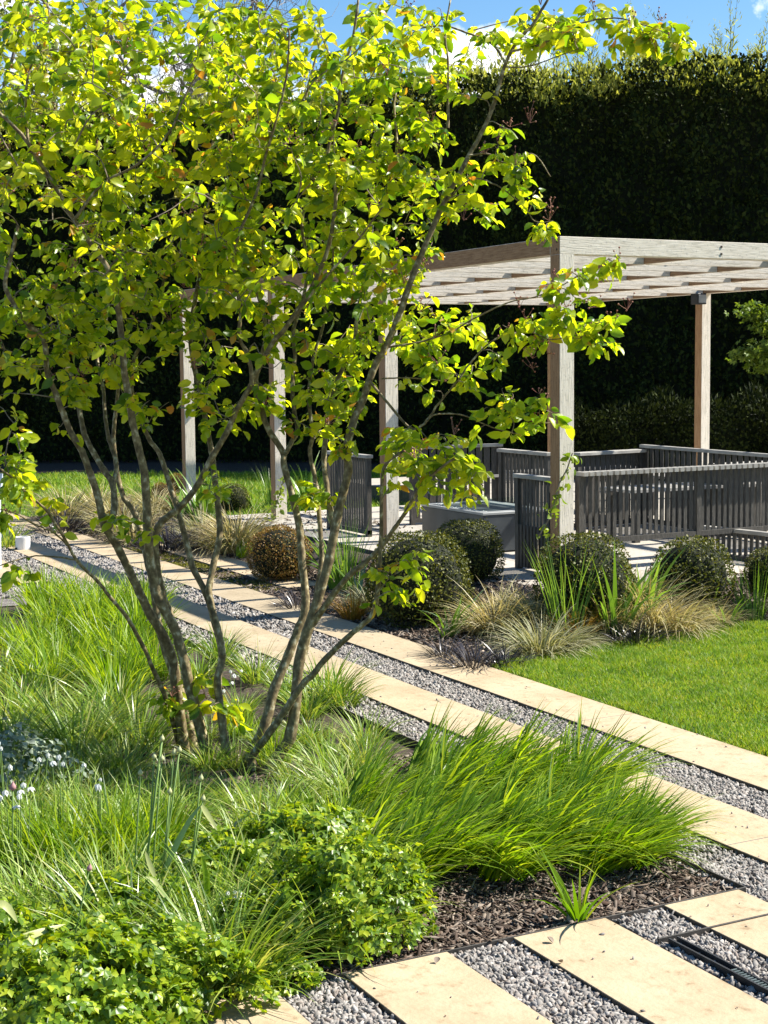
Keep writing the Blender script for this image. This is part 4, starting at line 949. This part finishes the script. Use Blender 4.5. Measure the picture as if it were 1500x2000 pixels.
mesh_np('foliage', V, F, M['leaf'], tree, smooth=True)
print('leaves', n)
# seed heads
for uu, vv in ((1035,240),(1075,408),(1068,690),(985,655),(1040,700),(1015,600),(1105,600),(1225,605),(1055,770),(1165,600),(945,300),(905,430),(820,610),(870,745),(560,80),(170,110),(1160,20),(1290,40),(640,830),(850,660),(1040,720),(380,720),(720,410)):
    seedp.append(P(uu, vv, D-.3))
tw = MB(); sp_ = []
for s in seedp:
    for k in range(7):
        tip = s+rng.normal(0, .018, 3)+np.array([0, 0, .03]); tw.tube([s-TO, (s+tip)/2-TO+rng.normal(0, .003, 3), tip-TO], [.0011, .0009, .0008], 4, cap=False); sp_.append(tip)
sp_ = np.array(sp_); V, F = scatter(IV, IF, rot_rand(len(sp_))*.0042, sp_-TO)
e_ = mesh_np('seed_heads', V, F, M['seed'], tree)
tw.build('seed_stalks', M['seed'], tree)

# ------------------------------------------------------------------ hedges
def W2(cu, cd):   # lateral, forward (m) -> plan point
    f = np.array([Fw[0], Fw[1]]); f /= np.linalg.norm(f); r = np.array([f[1], -f[0]]); return r*cu+f*cd
def hedge_face(pa, pb, h0, h1, n, leaf, depth_=1.3, top=True, bulge=.17, mat='hedge', seed=0):
    L = np.linalg.norm(pb-pa); t = np.array([*(pb-pa)/L, 0]); nn = np.array([t[1], -t[0], 0])
    if nn[:2]@(-(pa+pb)/2) < 0: nn = -nn
    s = rng.uniform(0, L, n); z = rng.uniform(0, 1, n)*(h0+(h1-h0)*s/L)
    b = bulge*(np.sin(s*1.7+z*1.1)+.7*np.sin(s*4.3-z*2.9)+.5*np.sin(z*6+s*2.2)+.4*np.sin(s*9+z*8))
    p = np.array([*pa, 0])+t*s[:, None]+nn*(b-rng.uniform(0, .22, n))[:, None]; p[:, 2] = z
    nr = nn+rng.normal(0, .6, (n, 3)); ax = rng.normal(0, .7, (n, 3))+np.array([0, 0, .8])+nn*.4
    return scatter(OV2*np.array([.8, 1, 1]), OF2, frames(ax, nr)*(leaf*rng.uniform(.5, 1.4, n))[:, None, None], p), (t, nn, L)
def hedge(name, pts, hs, n, leaf, thick, label, mat='hedge', topmat='hedgetop', shoots=0, shoot_h=.6, topn=3000):
    o0 = np.array([*pts[0], 0.]); e = empty(name, o0); tag(e, label, 'hedge')
    parts = []; core = MB(); tips = []
    tot = sum(np.linalg.norm(pts[i+1]-pts[i]) for i in range(len(pts)-1))
    for i in range(len(pts)-1):
        pa, pb = pts[i], pts[i+1]; h0, h1 = hs[i], hs[i+1]; L = np.linalg.norm(pb-pa)
        g, (t, nn, L) = hedge_face(pa, pb, h0, h1, int(n*L/tot), leaf); parts.append(g)
        c = [np.array([*pa, 0])-nn*min(.8, thick*.6), np.array([*pb, 0])-nn*min(.8, thick*.6), np.array([*pb, 0])-nn*thick, np.array([*pa, 0])-nn*thick]
        if thick > 1: c = [c[0]-t*.55, c[1]+t*.55, c[2]+t*.55, c[3]-t*.55]
        zt = [h0-.15, h1-.15, h1-.15, h0-.15]
        b = [tuple(q) for q in c]; tp = [(q[0], q[1], z_) for q, z_ in zip(c, zt)]
        core.quad(b[0], b[1], tp[1], tp[0]); core.quad(b[2], b[3], tp[3], tp[2]); core.quad(*tp); core.quad(b[1], b[2], tp[2], tp[1]); core.quad(b[3], b[0], tp[0], tp[3])
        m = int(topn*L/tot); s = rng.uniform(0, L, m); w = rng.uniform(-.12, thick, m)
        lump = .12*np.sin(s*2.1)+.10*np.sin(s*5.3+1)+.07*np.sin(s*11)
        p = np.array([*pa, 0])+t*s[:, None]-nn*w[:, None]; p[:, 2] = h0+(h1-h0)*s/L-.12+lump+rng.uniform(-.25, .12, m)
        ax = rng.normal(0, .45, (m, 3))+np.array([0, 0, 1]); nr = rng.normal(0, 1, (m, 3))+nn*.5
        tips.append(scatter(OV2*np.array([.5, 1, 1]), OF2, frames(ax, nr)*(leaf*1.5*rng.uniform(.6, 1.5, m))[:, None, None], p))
        k = int(shoots*L/tot)
        for _ in range(k):
            s_ = rng.uniform(0, L); q = np.array([*pa, 0])+t*s_-nn*rng.uniform(0, thick); q[2] = h0+(h1-h0)*s_/L-.1
            hh_ = shoot_h*rng.uniform(.3, 1.2); lean = rng.normal(0, .22, 2); mm = 34
            tt = np.linspace(.1, 1, mm); ax0 = np.array([lean[0], lean[1], 1.])
            pos = q+ax0*hh_*tt[:, None]+rng.normal(0, .03, (mm, 3))
            ax = ax0+rng.normal(0, .75, (mm, 3))*np.array([1, 1, .5]); nr = rng.normal(0, 1, (mm, 3))
            tips.append(scatter(OV2*np.array([.2, 1, 1]), OF2, frames(ax, nr)*(leaf*2.0*(1.15-tt*.8))[:, None, None], pos))
            core.tube([q, q+ax0*hh_*.9], [.005, .002], 4, m=0)
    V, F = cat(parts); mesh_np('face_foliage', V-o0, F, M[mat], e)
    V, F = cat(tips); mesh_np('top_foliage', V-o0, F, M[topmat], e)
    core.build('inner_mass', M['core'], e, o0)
hA, hB, hC, hD = W2(-9.5, 27), W2(-.5, 26.5), W2(1.7, 25), W2(7.5, 20.4)
def ztop(u, v, p): return P(u, v, float(np.hypot(*(p))*math.cos(0)))[2]
def zof(v, d): return CAMH+(709-v)/FPX*d
hedge('tall_hedge', [W2(-9.5, 27.5), W2(-3.5, 27), W2(1.0, 25.6), W2(7.4, 20.4)], [zof(250, 27.5), zof(215, 27), zof(165, 25.6), zof(96, 20.4)], 100000, .078, 1.5, 'very tall dark conifer hedge behind the pergola with shaggy sunlit top', shoots=260, shoot_h=.85, topn=16000)
lh0, lh1 = G(1128, 905, 0), None
hedge('low_hedge', [W2(2.2, 19.4), W2(3.3, 19.0), W2(6.2, 18.2)], [.95, 1.13, 1.17], 14000, .05, .7, 'low clipped hedge in front of the tall hedge behind the back post', 'lowhedge', 'lowhedge', topn=4000)
# upper shrub at the right edge
mp = empty('small_maple', (0, 0, 0)); tag(mp, 'bright leafed shrub branches showing at the right edge before the tall hedge', 'shrub')
mq = W2(5.35, 17.6); mp.location = (mq[0], mq[1], 0); mo = np.array([mq[0], mq[1], 0.])
mb = MB(); parts = []
dM = 17.6
mb.tube([(0, 0, 0), (.05, 0, 1), (0, .05, 1.9), (.1, 0, 2.7)], [.05, .04, .03, .01], 7)
for (u, v, ru, rv, n) in ((1478,610,40,18,150),(1495,640,30,14,80),(1470,690,46,18,170),(1490,715,34,12,70),(1530,650,50,70,200)):
    c = P(u, v, dM)-mo; mb.tube([(0, 0, c[2]-.4), c*.6+np.array([0, 0, (c[2]-.2)*.4]), c], [.02, .012, .005], 5)
    a = rng.normal(0, .45, (n, 3)); pos = c+R2*(a[:, :1]*ru/FPX*dM)+np.array([0, 0, 1])*(a[:, 1:2]*rv/FPX*dM)+Fw*(a[:, 2:3]*.2)
    parts.append(scatter(LV, LFc, frames(rng.normal(0, 1, (n, 3))+np.array([0, 0, -.3]), rng.normal(0, .5, (n, 3))+np.array([0, 0, 1]))*.085, pos))
V, F = cat(parts); mesh_np('foliage', V, F, M['maple2'], mp); mb.build('trunk', M['bark'], mp)

# ------------------------------------------------------------------ background trees
def bg_tree(name, lat, dist, h, crown_r, n, leafm, size, label, bare=False, seed=1):
    r = np.random.default_rng(seed); q = W2(lat, dist); e = empty(name, (q[0], q[1], 0)); tag(e, label, 'tree')
    mb = MB(); mb.tube([(0, 0, 0), (.1, .1, h*.3), (0, .1, h*.55), (.1, 0, h*.8)], [.3, .24, .17, .07], 8); ends = []
    def br(p, d, L, rad, lev):
        pts = [p]; dd_ = d.copy()
        for k in range(4):
            dd_ = dd_+r.normal(0, .22, 3)+np.array([0, 0, .05]); dd_ /= np.linalg.norm(dd_); pts.append(pts[-1]+dd_*L/4)
        mb.tube(pts, np.linspace(rad, rad*.45, 5), 4, cap=False)
        if lev == 0: ends.append(pts[-1]); ends.append(pts[-2]); return
        for k in range(4 if bare else 3):
            i = r.integers(1, 5); nd = dd_+r.normal(0, .65, 3); nd /= np.linalg.norm(nd); br(pts[i], nd, L*.66, rad*.5, lev-1)
    for k in range(11):
        z = h*(.3+.5*k/11); a = k*2.4; d = np.array([math.cos(a), math.sin(a), .65]); br(np.array([0, 0, z]), d/np.linalg.norm(d), crown_r*.62, .08, 4 if bare else 2)
    mb.build('trunk', M['greybark'], e)
    if not bare:
        E_ = np.array(ends); k = r.integers(0, len(E_), n); pos = E_[k]+r.normal(0, .35, (n, 3))
        V, F = scatter(OV2, OF2, frames(r.normal(0, 1, (n, 3)), r.normal(0, 1, (n, 3))+np.array([0, 0, .5]))*size, pos); mesh_np('crown', V, F, M[leafm], e)
bg_tree('bare_tree', -4.4, 36, 10.8, 4.2, 0, None, 0, 'bare grey-twigged tree rising behind the hedge at the top left', True, 5)
bg_tree('leafy_tree', -8.5, 33, 8.2, 3.6, 9000, 'farleaf', .16, 'pale spring-leaved tree behind the crown at the far left', seed=3)
bg_tree('leafy_tree', -2.2, 33, 7.0, 3.0, 7000, 'farleaf', .16, 'pale spring-leaved tree behind the middle of the crown', seed=4)

# ------------------------------------------------------------------ camera, light, sky
cam = bpy.data.cameras.new('camera'); co = bpy.data.objects.new('camera', cam); C.objects.link(co)
cam.sensor_fit = 'VERTICAL'; cam.sensor_height = 24; cam.sensor_width = 18; cam.lens = FPX/2000*24; cam.clip_end = 2000; cam.clip_start = .05
Mx = Matrix(((R2[0], U2[0], -Fw[0], 0), (R2[1], U2[1], -Fw[1], 0), (R2[2], U2[2], -Fw[2], CAMH), (0, 0, 0, 1)))
co.matrix_world = Mx
bpy.context.scene.camera = co
SD = np.array([.932, -.24, 1.0]); SD /= np.linalg.norm(SD)
sun = bpy.data.lights.new('sun', 'SUN'); sun.energy = 5.0; sun.angle = math.radians(.5); sun.color = (1, .95, .86)
so = bpy.data.objects.new('sun', sun); C.objects.link(so)
so.rotation_euler = Vector((-SD[0], -SD[1], -SD[2])).to_track_quat('-Z', 'Y').to_euler(); so.location = (20, -3, 22)
w = bpy.data.worlds.new('World'); bpy.context.scene.world = w; w.use_nodes = True; nt = w.node_tree
for n_ in list(nt.nodes): nt.nodes.remove(n_)
out = nt.nodes.new('ShaderNodeOutputWorld'); bg = nt.nodes.new('ShaderNodeBackground'); bg.inputs[1].default_value = .075
sky = nt.nodes.new('ShaderNodeTexSky'); sky.sky_type = 'NISHITA'; sky.sun_disc = False
sky.sun_elevation = math.asin(SD[2]); sky.sun_rotation = math.atan2(SD[0], SD[1]); sky.air_density = 1.0; sky.dust_density = .3; sky.ozone_density = 1.5
tcn = nt.nodes.new('ShaderNodeTexCoord')
def cloud(direction, radius, zs, seed):
    d = direction/np.linalg.norm(direction)
    sb = nt.nodes.new('ShaderNodeVectorMath'); sb.operation = 'SUBTRACT'; sb.inputs[1].default_value = tuple(d); nt.links.new(tcn.outputs['Generated'], sb.inputs[0])
    ml = nt.nodes.new('ShaderNodeVectorMath'); ml.operation = 'MULTIPLY'; ml.inputs[1].default_value = (1, 1, zs); nt.links.new(sb.outputs[0], ml.inputs[0])
    ln = nt.nodes.new('ShaderNodeVectorMath'); ln.operation = 'LENGTH'; nt.links.new(ml.outputs[0], ln.inputs[0])
    nz = nt.nodes.new('ShaderNodeTexNoise'); nz.inputs['Scale'].default_value = 22+seed; nz.inputs['Detail'].default_value = 8; nz.inputs['Roughness'].default_value = .6
    nt.links.new(tcn.outputs['Generated'], nz.inputs[0])
    dv = nt.nodes.new('ShaderNodeMath'); dv.operation = 'DIVIDE'; dv.inputs[1].default_value = radius; nt.links.new(ln.outputs[1], dv.inputs[0])
    ms = nt.nodes.new('ShaderNodeMath'); ms.operation = 'MULTIPLY_ADD'; ms.inputs[1].default_value = -2.6; ms.inputs[2].default_value = 1.3; nt.links.new(nz.outputs[0], ms.inputs[0])
    ad = nt.nodes.new('ShaderNodeMath'); ad.operation = 'ADD'; nt.links.new(dv.outputs[0], ad.inputs[0]); nt.links.new(ms.outputs[0], ad.inputs[1])
    return ramp(nt, [(.55, (1, 1, 1)), (1.0, (0, 0, 0))], ad.outputs[0])
hs = nt.nodes.new('ShaderNodeHueSaturation'); hs.inputs['Saturation'].default_value = 1.3; hs.inputs['Value'].default_value = .95; nt.links.new(sky.outputs[0], hs.inputs['Color']); prev = hs.outputs[0]
for dr_, rad_, zs_, sd_ in ((ray(950, 130), .05, 2.2, 0), (ray(330, 190), .10, 2.4, 3), (ray(2300, -900), .3, 1.5, 5), (ray(-900, -500), .3, 1.5, 7)):
    c_ = cloud(dr_, rad_, zs_, sd_); mx = nt.nodes.new('ShaderNodeMix'); mx.data_type = 'RGBA'
    nt.links.new(c_.outputs[0], mx.inputs[0]); nt.links.new(prev, mx.inputs[6]); mx.inputs[7].default_value = (9, 9.2, 9.6, 1); prev = mx.outputs[2]
nt.links.new(mx.outputs[2], bg.inputs[0]); nt.links.new(bg.outputs[0], out.inputs[0])
sc = bpy.context.scene
sc.view_settings.view_transform = 'Standard'; sc.view_settings.look = 'None'; sc.view_settings.gamma = 1; sc.view_settings.exposure = 1.3
sc.cycles.max_bounces = 7; sc.cycles.transmission_bounces = 7; sc.cycles.diffuse_bounces = 4; sc.cycles.transparent_max_bounces = 8
